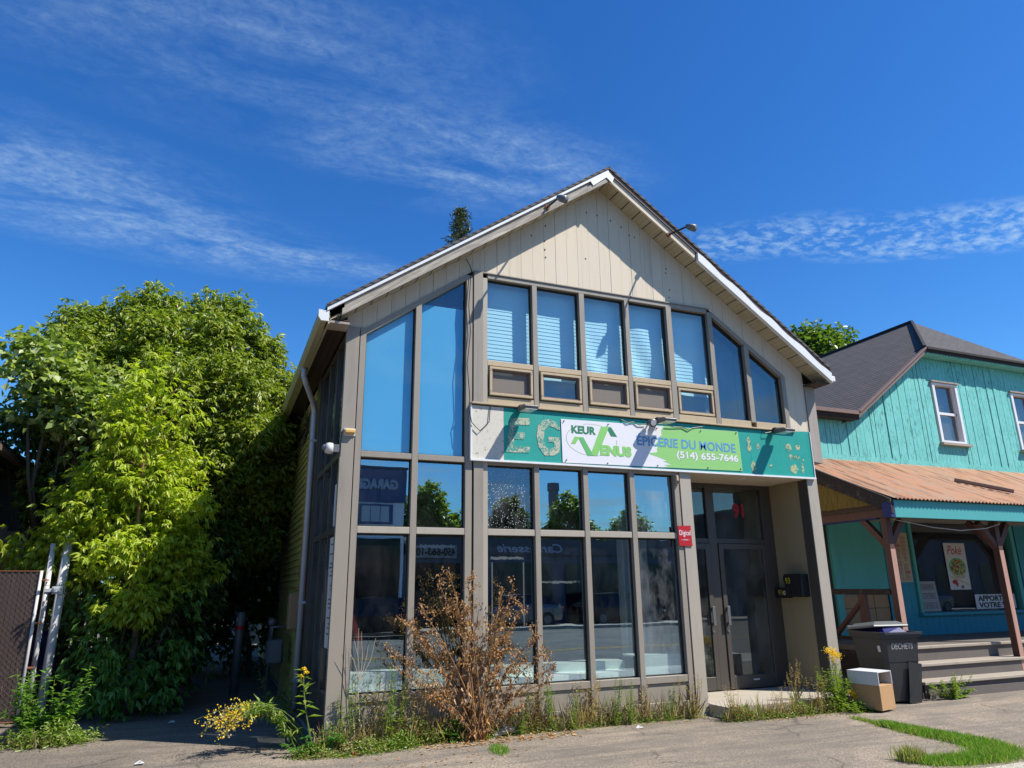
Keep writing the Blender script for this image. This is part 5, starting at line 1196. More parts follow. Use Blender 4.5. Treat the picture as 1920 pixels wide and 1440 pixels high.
for v in me.data.vertices:
    px, pz = v.co.x + root_loc(bx).x, v.co.z + root_loc(bx).z
    q = Vector(bw(px, -.374 - (pz) * .11 - .004, .78 + pz)); v.co = q - root_loc(bx)
m = MB(); m.v += [bw(*p) for p in ((-.318, -.28, .74), (-.318, -.22, .74), (-.326, -.22, .83), (-.326, -.28, .83))]; m.f.append((0, 1, 2, 3)); m.build('sticker', 'paper', bx)

cb_ = thing('cardboard_box', 'open brown cardboard box with a white top section beside the bin', 'box', (9.1, -.75, -.1))
a2 = R(14); c2, s2 = math.cos(a2), math.sin(a2)
def cw(px, py, pz): return (8.955 + px * c2 - py * s2, -1.01 + px * s2 + py * c2, -.09 + pz)
def obox(m, x0, x1, y0, y1, z0, z1):
    i = len(m.v); m.v += [cw(*p) for p in ((x0, y0, z0), (x1, y0, z0), (x1, y1, z0), (x0, y1, z0), (x0, y0, z1), (x1, y0, z1), (x1, y1, z1), (x0, y1, z1))]
    m.f += [tuple(i + k for k in q) for q in ((0, 3, 2, 1), (4, 5, 6, 7), (0, 1, 5, 4), (1, 2, 6, 5), (2, 3, 7, 6), (3, 0, 4, 7))]
m = MB(); obox(m, 0, .38, 0, .46, 0, .33); m.build('carton', 'cardboard', cb_, bevel=.003)
m = MB(); obox(m, .0, .012, 0, .46, .332, .50); obox(m, .368, .38, 0, .46, .332, .50); obox(m, .012, .368, .448, .46, .332, .5); m.build('side_flap', 'card_white', cb_)
m = MB(); obox(m, 0, .38, 0, .46, .502, .512); m.build('top_flap', 'card_white', cb_)
# ============================================================ VEGETATION
RNG = np.random.default_rng(12)
def unit(a): return a / np.maximum(np.linalg.norm(a, axis=-1, keepdims=True), 1e-9)
class Leaves:
    def __init__(s): s.p = []; s.d = []; s.n = []; s.L = []; s.W = []
    def add(s, p, d, n, L, W):
        p = np.atleast_2d(p); k = len(p); s.p.append(p); s.d.append(np.broadcast_to(d, (k, 3))); s.n.append(np.broadcast_to(n, (k, 3)))
        s.L.append(np.broadcast_to(L, (k,))); s.W.append(np.broadcast_to(W, (k,)))
    def build(s, name, mat, parent=None, loc=None, fold=.18, shape=.42):
        p = np.concatenate(s.p); d = unit(np.concatenate(s.d)); n = np.concatenate(s.n); L = np.concatenate(s.L)[:, None]; W = np.concatenate(s.W)[:, None]
        side = unit(np.cross(d, n)); n = unit(np.cross(side, d))
        mid = p + d * L * shape; a = mid + side * W / 2 + n * W * fold; b = mid - side * W / 2 + n * W * fold; tip = p + d * L - n * L * .12
        k = len(p); v = np.stack([p, b, tip, a], 1).reshape(-1, 3)
        Lc = np.array(loc if loc is not None else root_loc(parent)); v = v - Lc
        me = bpy.data.meshes.new(name); me.vertices.add(4 * k); me.vertices.foreach_set('co', v.ravel())
        i = np.arange(k)[:, None] * 4; tri = np.concatenate([i, i + 1, i + 2, i, i + 2, i + 3], 1).reshape(-1)
        me.loops.add(6 * k); me.loops.foreach_set('vertex_index', tri.astype(np.int32))
        me.polygons.add(2 * k); me.polygons.foreach_set('loop_start', np.arange(2 * k, dtype=np.int32) * 3); me.polygons.foreach_set('loop_total', np.full(2 * k, 3, np.int32))
        me.update(calc_edges=True); me.materials.append(MATS[mat])
        o = bpy.data.objects.new(name, me); COL.objects.link(o)
        if parent: o.parent = parent
        else: o.location = Lc
        return o
def rdir(k, up=0.0):
    a = RNG.normal(size=(k, 3)); a[:, 2] += up; return unit(a)
def crown(acc, lumps, density, leafL, leafW, ncomp=5, nleaf=4, droop=.55, twig=.35, gaps=.0, seed=0, spread=.09):
    """twigs pointing out of lumpy ellipsoids, each carrying compound leaves"""
    for (cx, cy, cz, rx, ry, rz) in lumps:
        area = (rx * ry + ry * rz + rx * rz) * 4.2; k = int(area * density)
        u = rdir(k, .15); r = RNG.uniform(.45, 1.0, k) ** .6
        r = r * (1 + .16 * np.sin(u[:, 0] * 7 + cx * 3) * np.cos(u[:, 2] * 6 + cy) + .08 * np.sin(u[:, 1] * 15 + cz * 5))
        c = np.array((cx, cy, cz)) + u * r[:, None] * np.array((rx, ry, rz))
        if gaps:
            keep = np.array([mnoise.noise(Vector(q) * 1.5 + Vector((seed, 0, 0))) > -gaps for q in c]); c, u = c[keep], u[keep]; k = len(c)
        td = unit(u + rdir(k) * .5 + np.array((0, 0, .55)))
        for j in range(ncomp):
            f = (j + RNG.uniform(0, 1, k)) / ncomp
            q = c + td * (f * twig)[:, None] + RNG.normal(size=(k, 3)) * .035
            out = unit(rdir(k) + td * .5); out[:, 2] -= droop * .5; out = unit(out)
            sd = unit(np.cross(out, np.array((0, 0, 1.)) + RNG.normal(size=(k, 3)) * .2))
            for t in range(nleaf):
                o = (t - (nleaf - 1) / 2) / max(1, nleaf / 2)
                d = unit(out * (1.0 - abs(o) * .4) + sd * o * .9 + np.array((0, 0, -droop)) + RNG.normal(size=(k, 3)) * .18)
                nn = unit(np.array((0, 0, 1.)) + RNG.normal(size=(k, 3)) * .45)
                L = leafL * RNG.uniform(.7, 1.25, k)
                acc.add(q + out * spread * (.4 + .6 * RNG.random(k))[:, None], d, nn, L, leafW * L / leafL)
def limbs(m, base, lumps, r0, seed=1, sub=4):
    rb = random.Random(seed); base = Vector(base)
    for (cx, cy, cz, rx, ry, rz) in lumps:
        tgt = Vector((cx, cy, cz + rz * .2)); mid = base.lerp(tgt, .5) + Vector((rb.uniform(-.2, .2), rb.uniform(-.2, .2), -.1 * (tgt - base).length))
        rr = r0 * rb.uniform(.35, .6); m.tube([base, mid, tgt], [rr, rr * .7, rr * .3], 7)
        for _ in range(sub):
            q = tgt + Vector((rb.uniform(-rx, rx), rb.uniform(-ry, ry), rb.uniform(-.3, .9) * rz)) * .8
            s0 = mid.lerp(tgt, rb.uniform(.2, 1)); m.tube([s0, s0.lerp(q, .5) + Vector((0, 0, .08)), q], [rr * .35, rr * .22, rr * .08], 5)
def tree(name, label, base, lumps, leafmat, density, leafL, leafW, trunk_r=.12, group=None, trunk_top=.45, **kw):
    t = thing(name, label, 'tree', base, group); b = Vector(base)
    cz = sum(l[2] for l in lumps) / len(lumps); cx = sum(l[0] for l in lumps) / len(lumps); cy = sum(l[1] for l in lumps) / len(lumps)
    fork = Vector((b.x * .6 + cx * .4, b.y * .6 + cy * .4, b.z + (cz - b.z) * trunk_top))
    m = MB(); m.tube([b - Vector((0, 0, .45)), b.lerp(fork, .5) + Vector((.06, .03, 0)), fork], [trunk_r * 1.2, trunk_r, trunk_r * .8], 10)
    limbs(m, fork, lumps, trunk_r, seed=int(abs(b.x * 10)) + 3); m.build('trunk', 'trunk_bark', t, smooth=True)
    cl = kw.pop('cl', None); cr = kw.pop('cr', .3)
    a = Leaves(); crown(a, clumps(lumps, cl, cr, int(abs(b.x * 31)) + 1) if cl else lumps, density, leafL, leafW, **kw); a.build('crown', leafmat, t); return t

def clumps(lumps, n, r, seed, inner=.55):
    '''break big lobes into many small clumps with gaps between them'''
    rg = np.random.default_rng(seed); out = []
    for (cx, cy, cz, rx, ry, rz) in lumps:
        k = int(n * (rx * rz) / .7) + 3
        for _ in range(k):
            u = rg.normal(size=3); u /= np.linalg.norm(u); u[1] -= .25; f = rg.uniform(inner, 1.02); rr = r * rg.uniform(.6, 1.3)
            out.append((cx + u[0] * rx * f, cy + u[1] * ry * f, cz + u[2] * rz * f, rr * 1.15, rr, rr * .75))
    return out
# the big ash-leaved maple in the passage
big = [(-1.6, 6.2, 6.35, .66, .9, .60), (-.55, 6.2, 6.25, .68, .9, .74), (.35, 6.4, 5.75, .62, .9, .66), (.90, 6.9, 5.1, .52, .8, .66), (-2.35, 6.2, 5.85, .68, .9, .56),
       (-1.2, 5.9, 5.3, 1.3, 1.0, .95), (-.0, 6.0, 4.8, 1.1, 1.0, .95), (.65, 6.4, 4.0, .75, .9, .85), (-2.2, 6.0, 4.8, 1.1, 1.0, .95), (-.9, 6.0, 3.9, 1.3, 1.0, 1.0), (.2, 6.6, 3.0, .95, .9, .9), (-2.2, 6.4, 3.5, 1.2, .9, .9)]
tree('maple_tree', 'big dense green tree filling the gap left of the shop', (-.6, 7.4, .1), big, 'leaf_maple', 62, .115, .038, .20, cl=30, cr=.23, gaps=.45, seed=3, twig=.26)
tips = [(.55, 6.4, 6.45, .2, .3, .3), (-.15, 6.2, 7.2, .18, .3, .25), (-1.9, 6.2, 7.1, .2, .3, .22), (-2.75, 6.2, 6.65, .16, .3, .22), (1.25, 7.0, 5.5, .2, .3, .2), (-1.62, 6.2, 7.25, .22, .3, .28), (-1.2, 6.2, 7.0, .28, .3, .25), (-.55, 6.2, 7.3, .22, .3, .32), (-2.3, 6.2, 6.75, .22, .3, .3), (-2.95, 6.2, 6.60, .20, .3, .26), (-3.1, 6.1, 6.3, .16, .3, .16), (.45, 6.4, 6.6, .25, .3, .25), (1.05, 6.8, 5.95, .22, .3, .25), (.0, 6.2, 7.0, .25, .3, .25), (.95, 6.9, 5.6, .3, .3, .3)]
acc = Leaves(); crown(acc, tips, 95, .13, .04, seed=5)
mt = [o for o in bpy.data.objects if o.name.startswith('maple_tree')][0]
m = MB(); rb = random.Random(44)
for i in range(16):
    x, z = rb.uniform(-2.6, .6), rb.uniform(3.2, 6.2); p = Vector((x, 5.35 + rb.uniform(-.1, .3), z)); d = Vector((rb.uniform(-.5, .5), -.1, rb.uniform(.5, 1.0)))
    m.tube([p, p + d * .45, p + d * .8 + Vector((.04, 0, .03))], [.014, .009, .003], 5)
m.build('branches', 'dry_stem', mt); acc.build('top_shoots', 'leaf_maple', mt)
# broad-leaved tree at the far left
pale = [(-2.25, 4.7, 5.05, .58, .6, .42), (-2.85, 4.7, 5.10, .42, .6, .34), (-1.95, 4.6, 4.6, .55, .5, .45), (-3.30, 4.6, 5.50, .20, .25, .07), (-2.6, 4.7, 4.6, .5, .6, .36)]
tree('broadleaf_tree', 'pale broad-leaved tree leaning out over the left roof edge', (-3.0, 6.0, .1), pale, 'leaf_pale', 34, .135, .115, .10, cl=16, cr=.24, ncomp=4, nleaf=2, droop=.35, gaps=.3)
dark = [(-3.9, 6.4, 4.65, .45, .5, .28), (-3.0, 6.0, 4.1, .8, .6, .5), (-2.9, 5.8, 3.4, .8, .6, .5), (-2.3, 5.4, 3.1, .7, .5, .6)]
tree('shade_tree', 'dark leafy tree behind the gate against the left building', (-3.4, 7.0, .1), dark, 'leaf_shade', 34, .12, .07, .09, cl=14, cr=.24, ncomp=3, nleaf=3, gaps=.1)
# bright young tree in front
sap = [(-1.25, 3.7, 3.2, .62, .45, .5), (-1.8, 3.9, 2.8, .6, .4, .5), (-.75, 3.7, 2.75, .6, .4, .5), (-1.25, 3.6, 2.2, .75, .45, .5), (-.55, 3.7, 2.2, .5, .4, .4), (-1.8, 4.1, 2.3, .42, .3, .35), (-1.2, 3.6, 1.6, .65, .4, .45), (-1.25, 3.7, 3.95, .42, .35, .4), (-.8, 3.8, 3.5, .35, .3, .3), (-1.65, 3.8, 3.45, .35, .3, .3)]
t = tree('young_tree', 'bright yellow-green young tree standing in front of the big green tree', (-1.05, 3.7, .1), sap, 'leaf_sapling', 52, .115, .036, .05, cl=26, cr=.17, ncomp=4, nleaf=5, droop=.6, gaps=.35, seed=9, trunk_top=.8, twig=.24)
m = MB(); m.tube([(-1.1, 3.6, 1.2), (-1.16, 3.45, 2.3), (-1.2, 3.3, 3.6), (-1.27, 3.3, 5.0)], [.035, .028, .018, .006], 7)
rb = random.Random(2)
for z in (3.55, 3.9, 4.1, 4.35, 4.6):
    for s in (-1, 1): m.tube([(-1.21, 3.3, z), (-1.21 + s * rb.uniform(.2, .35), 3.25, z + .12), (-1.21 + s * rb.uniform(.4, .6), 3.2, z + .32)], [.008, .006, .003], 5)
m.build('leader', 'dry_stem', t)
acc = Leaves(); crown(acc, [(-1.28, 3.3, 4.85, .16, .15, .25), (-1.65, 3.25, 4.4, .15, .15, .15), (-.85, 3.25, 4.45, .2, .15, .15), (-1.5, 3.2, 4.0, .2, .15, .15)], 60, .12, .04, nleaf=5, droop=.6); acc.build('leader_leaves', 'leaf_sapling', t)
tree('low_shrub', 'green drooping shrub under the young tree right of the gate posts', (-1.1, 3.9, -.1), [(-1.15, 3.5, 1.15, .42, .35, .35), (-.8, 3.6, .75, .40, .35, .35), (-1.35, 3.5, .55, .40, .35, .35), (-.55, 3.7, 1.3, .35, .3, .35), (-1.0, 3.5, .2, .5, .35, .25)], 'leaf_vine', 44, .12, .04, .03, ncomp=4, nleaf=5, droop=.8, gaps=.2)
# shrubs in the shade of the passage
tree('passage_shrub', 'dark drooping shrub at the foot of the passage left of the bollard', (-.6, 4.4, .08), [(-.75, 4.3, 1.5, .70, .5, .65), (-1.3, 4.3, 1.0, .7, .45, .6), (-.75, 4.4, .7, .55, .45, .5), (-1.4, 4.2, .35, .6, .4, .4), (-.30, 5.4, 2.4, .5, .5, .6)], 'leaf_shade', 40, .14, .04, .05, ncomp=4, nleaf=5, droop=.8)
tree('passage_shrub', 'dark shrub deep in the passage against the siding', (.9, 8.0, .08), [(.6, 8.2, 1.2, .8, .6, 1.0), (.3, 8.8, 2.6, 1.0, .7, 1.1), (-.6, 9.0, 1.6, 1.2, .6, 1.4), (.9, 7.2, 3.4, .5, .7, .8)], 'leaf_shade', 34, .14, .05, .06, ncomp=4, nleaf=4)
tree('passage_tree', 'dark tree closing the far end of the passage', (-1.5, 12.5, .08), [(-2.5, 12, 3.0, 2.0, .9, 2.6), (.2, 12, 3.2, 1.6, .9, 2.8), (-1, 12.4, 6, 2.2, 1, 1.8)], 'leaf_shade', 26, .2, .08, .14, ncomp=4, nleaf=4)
# creeper on the gate post
vt = thing('creeper', 'green creeper with heart-shaped leaves hanging beside the white gate post', 'creeper', (-1.95, 4.2, .1))
acc = Leaves(); rb = random.Random(4)
for i in range(26):
    x, y, z = -1.98 + rb.uniform(-.10, .28), 4.1 + rb.uniform(-.1, .3), 2.3 - rb.random() * .5
    for j in range(rb.randint(10, 26)):
        p = np.array((x + rb.uniform(-.05, .05), y - .05, z)); acc.add(p, (rb.uniform(-.5, .5), rb.uniform(-.5, 0), -1), (rb.uniform(-.4, .6), -1, .6), rb.uniform(.06, .11), rb.uniform(.05, .08)); z -= rb.uniform(.03, .06); x += rb.uniform(-.02, .022)
        if z < .9: break
acc.build('leaves', 'leaf_vine', vt)
m = MB()
for i in range(6): m.tube([(-2.0 + .06 * i, 4.15, .1), (-1.95 + .05 * i, 4.1, 1.2), (-1.98 + .06 * i, 4.1, 2.3)], .008, 5)
m.build('vines', 'dry_stem', vt)
acc = Leaves(); crown(acc, [(-2.45, 4.3, 2.25, .45, .3, .22), (-2.1, 4.1, 2.0, .3, .25, .2)], 50, .12, .045, nleaf=5, droop=.6); acc.build('overhanging_twigs', 'leaf_sapling', vt)

def conifer(name, label, x, y, top, h, r, mat='leaf_fir'):
    t = thing(name, label, 'tree', (x, y, 0)); m = MB(); m.tube([(x, y, -.3), (x, y, top - .1)], [h * .02, .02], 8); a = Leaves(); z = top - .05; rb = random.Random(3)
    while z > top - h:
        f = (top - z) / h; n = 7
        for j in range(n):
            an = rb.uniform(0, 6.28); L = r * (f ** .75) * rb.uniform(.5, 1.15) + .12; d = Vector((math.cos(an), math.sin(an), .25 - .35 * f)); p0 = Vector((x, y, z)); p1 = p0 + d * L
            m.tube([p0, p1], [.015, .004], 4, cap=False)
            k = int(16 * L) + 8; u = RNG.random(k); q = np.array(p0) + np.array(d)[None, :] * (u * L)[:, None] + RNG.normal(size=(k, 3)) * .05
            a.add(q, unit(np.array(d) + RNG.normal(size=(k, 3)) * .7 + np.array((0, 0, .25))), rdir(k), .16, .045)
        z -= .10 + .08 * f
    m.build('trunk', 'trunk_bark', t); a.build('crown', mat, t); return t
conifer('spruce_tree', 'ragged top of a spruce showing above the left roof slope', 8.42, 17.0, 17.45, 9.0, 2.0)
tree('poplar_tree', 'leafy green treetop behind the roof of the turquoise house', (26, 16, -.4), [(24.6, 15.5, 11.2, 1.5, 1, 1.3), (26.4, 15.5, 11.4, 1.6, 1, 1.3), (25.6, 15.5, 12.2, 1.3, .9, .8), (27.2, 15.6, 12.4, .8, .8, .8), (24.3, 15.5, 12.0, .5, .5, .7), (25.5, 15.5, 13.0, .3, .3, .6), (26.7, 15.5, 13.3, .25, .3, .5), (28.2, 15.5, 12.2, .7, .7, .7), (24.9, 15.5, 12.9, .25, .25, .5), (27.6, 15.5, 13.2, .2, .2, .5)], 'leaf_poplar', 15, .26, .17, .16, cl=7, cr=.36, ncomp=3, nleaf=2, droop=.3, spread=.15)
acc = Leaves()
for (x, z0, z1) in ((24.0, 12.2, 13.3), (24.7, 12.6, 13.8), (25.6, 12.8, 14.0), (26.4, 12.9, 14.3), (27.1, 12.6, 13.6), (27.9, 12.2, 13.4), (28.8, 12.0, 12.9)):
    for k in range(60):
        f = k / 60; acc.add((x + .25 * f + rb.gauss(0, .09 * (1.3 - f)), 15.5 + rb.gauss(0, .1), z0 + (z1 - z0) * f), (rb.uniform(-1, 1), rb.uniform(-1, 1), rb.uniform(-.4, .8)), (rb.uniform(-1, 1), -1, .5), .22, .13)
acc.build('top_shoots', 'leaf_poplar', [o for o in bpy.data.objects if o.name.startswith('poplar_tree')][0])
for i, (x, y, z, r, lab) in enumerate(((11.6, -33, 5.4, 1.7, 'tree behind the garage roof, seen reflected'), (17.0, -33, 5.2, 1.3, 'tree left of the chimney stack, seen reflected'), (21.3, -33, 5.6, 1.3, 'tree beside the chimney stack, seen reflected'), (26.5, -34, 4.8, 1.4, 'low tree right of the chimney stack, seen reflected'))):
    tree('street_tree', lab, (x, y, -.5), [(x, y, z, r, r * .8, r * 1.0), (x + r * .8, y, z - 1.0, r * .9, r * .8, r * .9), (x - r * .8, y, z - 1.1, r, r * .8, r * .8), (x + .2, y, z + r * .7, r * .5, r * .5, r * .7), (x, y, z - 2.2, r * 1.2, r, r)], 'leaf_maple', 9, .34, .16, .2, 'trees across the street', ncomp=4, nleaf=3, droop=.3)

# ---- small plants
def curve_pts(p0, p1, bend, n=6):
    p0, p1, b = Vector(p0), Vector(p1), Vector(bend); return [p0.lerp(p1, i / (n - 1)) + b * math.sin(math.pi * i / (n - 1)) for i in range(n)]
def weed(name, label, cat, base, stems, mats, group=None, fl=None, leaf=(.08, .02), n=12, seed=0, stemmat='green_stem', r=.004):
    """stems: list of (dx, dy, h); leaves up each stem"""
    rb = random.Random(seed); t = thing(name, label, cat, base, group); m = MB(); a = Leaves(); tips_ = []
    for (dx, dy, h) in stems:
        p0 = Vector(base) + Vector((rb.uniform(-.04, .04), rb.uniform(-.04, .04), -.02)); p1 = Vector(base) + Vector((dx, dy, h))
        pts = curve_pts(p0, p1, (dx * .25, dy * .2, h * .10)); m.tube(pts, [r * (1.3 - .8 * i / 5) for i in range(6)], 5); tips_.append(p1)
        for i in range(n):
            f = rb.uniform(.08, .98); k = f * 5; q = pts[int(k)].lerp(pts[min(5, int(k) + 1)], k - int(k))
            an = rb.uniform(0, 6.28); L = leaf[0] * rb.uniform(.5, 1.2) * (1.15 - .5 * f)
            a.add(np.array(q), (math.cos(an), math.sin(an), rb.uniform(-.2, .7)), (0, 0, 1), L, leaf[1] * L / leaf[0])
    m.build('stem', stemmat, t); a.build('leaves', mats, t)
    if fl: fl(t, tips_, rb)
    return t
def tangle(name, pts, n, h, mat, spread, seed, L=.035, W=.014):
    rg = np.random.default_rng(seed); P_ = np.array(pts, float); seg = rg.integers(0, len(P_) - 1, n); f = rg.random(n)[:, None]
    q = P_[seg] * (1 - f) + P_[seg + 1] * f; q = q + np.c_[rg.normal(size=(n, 2)) * spread, np.zeros(n)]
    bump = .55 + .45 * np.sin(q[:, 0] * 9.0 + seed) * np.cos(q[:, 0] * 4.1); q[:, 2] = -.12 + h * rg.random(n) ** 1.7 * bump
    a = Leaves(); a.add(q, np.c_[rg.normal(size=(n, 2)), rg.uniform(-.3, 1.0, n)], np.c_[rg.normal(size=(n, 2)) * .6, np.ones(n)], L * rg.uniform(.5, 1.5, n), W * rg.uniform(.6, 1.4, n))
    o = a.build(name, mat, None, loc=q.min(0)); tag(o, kind='stuff'); return o
def grassy(name, label, pts, n, h, mat, spread=.1, kind='stuff', parent=None, seed=0, wid=.006):
    """a patch of blades scattered round a polyline of ground points"""
    rg = np.random.default_rng(seed); P_ = np.array(pts, float); seg = rg.integers(0, max(1, len(P_) - 1), n); f = rg.random(n)[:, None]
    q = P_[seg] * (1 - f) + P_[np.minimum(seg + 1, len(P_) - 1)] * f if len(P_) > 1 else np.repeat(P_, n, 0)
    q = q + np.c_[rg.normal(size=(n, 2)) * spread, np.zeros(n)]; q[:, 2] = -.125
    hh = h * rg.uniform(.35, 1.2, n); d = np.c_[rg.normal(size=(n, 2)) * .38, np.ones(n)]
    a = Leaves(); a.add(q, d, np.c_[rg.normal(size=(n, 2)), np.full(n, .1)], hh, np.full(n, wid) * rg.uniform(.6, 1.4, n))
    if parent: return a.build(name, mat, parent, fold=.1, shape=.35)
    o = a.build(name, mat, None, loc=q.mean(0) * np.array((1, 1, 0)) + np.array((0, 0, q[:, 2].min())), fold=.1, shape=.35)
    tag(o, kind=kind); return o
rb = random.Random(21)
# ground cover along the foot of the glass front
cov = [(1.3, -.20, 0), (1.9, -.20, 0), (2.6, -.16, 0), (3.4, -.12, 0), (4.4, -.10, 0), (5.4, -.10, 0), (6.5, -.12, 0)]
tangle('weeds', cov, 5600, .20, 'leaf_weed', .06, 1)
tangle('weeds', cov[:4], 4800, .34, 'leaf_weed', .08, 2)
tangle('dry_weeds', cov, 3600, .34, 'straw', .06, 3, .04, .006)
grassy('dry_grass', None, cov, 1100, .38, 'straw', .06, seed=2, wid=.003)
tangle('weeds', [(1.05, -.22, 0), (1.6, -.34, 0), (2.3, -.28, 0)], 5000, .20, 'leaf_weed', .09, 4)
tangle('dry_weeds', [(1.1, -.28, 0), (1.9, -.32, 0)], 1500, .20, 'straw', .09, 5, .05, .008)
tangle('weeds', [(6.6, -.56, 0), (7.4, -.60, 0), (8.2, -.60, 0), (9.0, -.55, 0)], 5200, .20, 'leaf_weed', .06, 6)
tangle('dry_weeds', [(6.6, -.56, 0), (7.4, -.60, 0), (8.6, -.56, 0)], 2600, .26, 'straw', .06, 7, .035, .008)
grassy('dry_grass', None, [(6.6, -.56, 0), (7.4, -.60, 0), (8.4, -.58, 0)], 500, .28, 'straw', .06, seed=8, wid=.003)
# taller weeds in a row: one kind, copied
protos = []
for i in range(3):
    st = [(rb.uniform(-.16, .16), rb.uniform(-.10, .04), rb.uniform(.26, .62)) for _ in range(11)]
    protos.append(weed('tall_weed', None, None, (0, 0, 0), st, ('leaf_weed', 'straw', 'leaf_weed')[i], None, leaf=(.065, .017), n=26, seed=30 + i, stemmat='dry_stem' if i == 1 else 'green_stem', r=.0028))
spots = [(1.62, -.30, 0, 1.0), (1.85, -.32, 1, 1.1), (2.05, -.28, 2, 1.15), (2.2, -.30, 0, 1.0), (2.40, -.26, 1, 1.0), (3.70, -.22, 2, .75), (3.95, -.20, 1, .8), (4.2, -.20, 0, .85), (4.45, -.18, 2, .65), (4.75, -.2, 1, .85), (5.1, -.18, 2, .8), (5.3, -.2, 0, .75), (5.62, -.2, 1, .7), (5.95, -.18, 2, .6), (6.3, -.25, 1, .8), (6.72, -.75, 1, .8), (7.1, -.78, 2, .55), (7.5, -.75, 1, .65), (7.85, -.72, 0, .6), (8.15, -.8, 1, .9)]
def copy_tree(o, parent=None):
    c = o.copy(); COL.objects.link(c); c.parent = parent
    for ch in list(o.children): copy_tree(ch, c)
    return c
for i, (x, y, k_, s) in enumerate(spots):
    o = protos[k_] if k_ in (0, 1, 2) and protos[k_].get('used') is None else copy_tree(protos[k_])
    first = protos[k_].get('used') is None; protos[k_]['used'] = 1
    near = y > -.5; o.location = (x, (-.09 - .05 * (i % 3)) if near else y + .18, -.125); s *= 1.30 if near else 1.05; o.scale = (s, s * .7, s); o.rotation_euler = (0, 0, (i * 2.4) % 6.28)
    tag(o, 'thin straggly weed growing at the foot of the shop front', 'weed', 'weeds along the foot of the shop front')
for p in bpy.data.objects:
    if 'used' in p.keys(): del p['used']

def yellow_heads(t, tips_, rb, n=26, r=.04, size=.018, mat='petal_yellow', name='flowers'):
    a = Leaves()
    for tp in tips_:
        for i in range(n):
            q = tp + Vector((rb.gauss(0, r), rb.gauss(0, r), rb.gauss(0, r * .8))); a.add(np.array(q), (rb.uniform(-1, 1), rb.uniform(-1, 1), rb.uniform(-.2, 1)), (rb.uniform(-1, 1), rb.uniform(-1, 1), .3), size, size * .8)
    a.build(name, mat, t)
weed('sow_thistle', 'tall sow thistle with three yellow flower heads at the left front corner', 'weed', (1.25, -.16, -.125), [(-.19, .02, .90)], 'leaf_weed', leaf=(.17, .05), n=26, seed=3, r=.008,
     fl=lambda t, tp, rb: [yellow_heads(t, [tp[0] + Vector(d)], rb, 34, .010, .024, name='flower') for d in ((0, 0, 0), (.035, 0, -.04), (-.03, 0, -.08))])
weed('leafy_weed', 'bushy green weed at the base of the left front corner post', 'weed', (1.30, -.26, -.12), [(-.30, -.12, .10), (-.2, .0, .2), (.15, -.1, .22), (.3, 0, .2), (-.4, .05, .14), (.1, .1, .26)], 'leaf_broad', leaf=(.13, .05), n=22, seed=5, r=.005)
# flowering clump bent over the driveway
t = thing('goldenrod', 'bent-over clump with yellow flowers lying across the dark driveway', 'plant', (1.2, .4, -.12)); m = MB(); a = Leaves(); fl = Leaves(); dr = Leaves(); rb2 = random.Random(17)
for i in range(22):
    p0 = Vector((1.18 + rb2.uniform(-.14, .08), .38 + rb2.uniform(-.2, .3), -.12)); tip = Vector((.25 + rb2.gauss(0, .13), .12 + rb2.uniform(-.2, .15), .21 + rb2.gauss(0, .07)))
    top = Vector((.72 + rb2.uniform(-.16, .16), .22 + rb2.uniform(-.2, .2), .56 + rb2.uniform(-.22, .10)))
    pts = [((1 - s) ** 2) * p0 + 2 * s * (1 - s) * (top + Vector((0, 0, .12))) + s * s * tip for s in [j / 7 for j in range(8)]]
    m.tube(pts, [.0045 - .0004 * j for j in range(8)], 5)
    for j in range(16):
        s = rb2.uniform(.15, .85); q = pts[int(s * 7)]; a.add(np.array(q), (rb2.uniform(-1, 1), rb2.uniform(-1, 1), rb2.uniform(-1, .4)), (0, 0, 1), rb2.uniform(.07, .15), .024)
    for j in range(34):
        q = pts[6].lerp(pts[7], rb2.uniform(-.6, 1.1)) + Vector((rb2.gauss(0, .03), rb2.gauss(0, .03), rb2.gauss(0, .03)))
        (fl if i % 3 != 1 else dr).add(np.array(q), (rb2.uniform(-1, 1), rb2.uniform(-1, 1), rb2.uniform(-.5, 1)), (rb2.uniform(-1, 1), -1, .3), .023, .019)
m.build('stem', 'green_stem', t); a.build('leaves', 'leaf_weed', t); fl.build('flowers', 'petal_yellow', t); dr.build('spent_flowers', 'straw', t)
weed('passage_weed', 'dark green nettles at the foot of the downspout', 'weed', (1.0, 2.0, -.12), [(rb.uniform(-.35, .25), rb.uniform(-.5, .5), rb.uniform(.3, .8)) for _ in range(14)], 'leaf_maple', leaf=(.11, .035), n=16, seed=6)
weed('burdock', 'small dark green broad-leaved plant at the foot of the dead shrub', 'plant', (2.84, -.16, -.12), [(rb.uniform(-.2, .2), rb.uniform(-.12, .08), rb.uniform(.06, .30)) for _ in range(13)], 'leaf_broad', leaf=(.12, .10), n=6, seed=7)
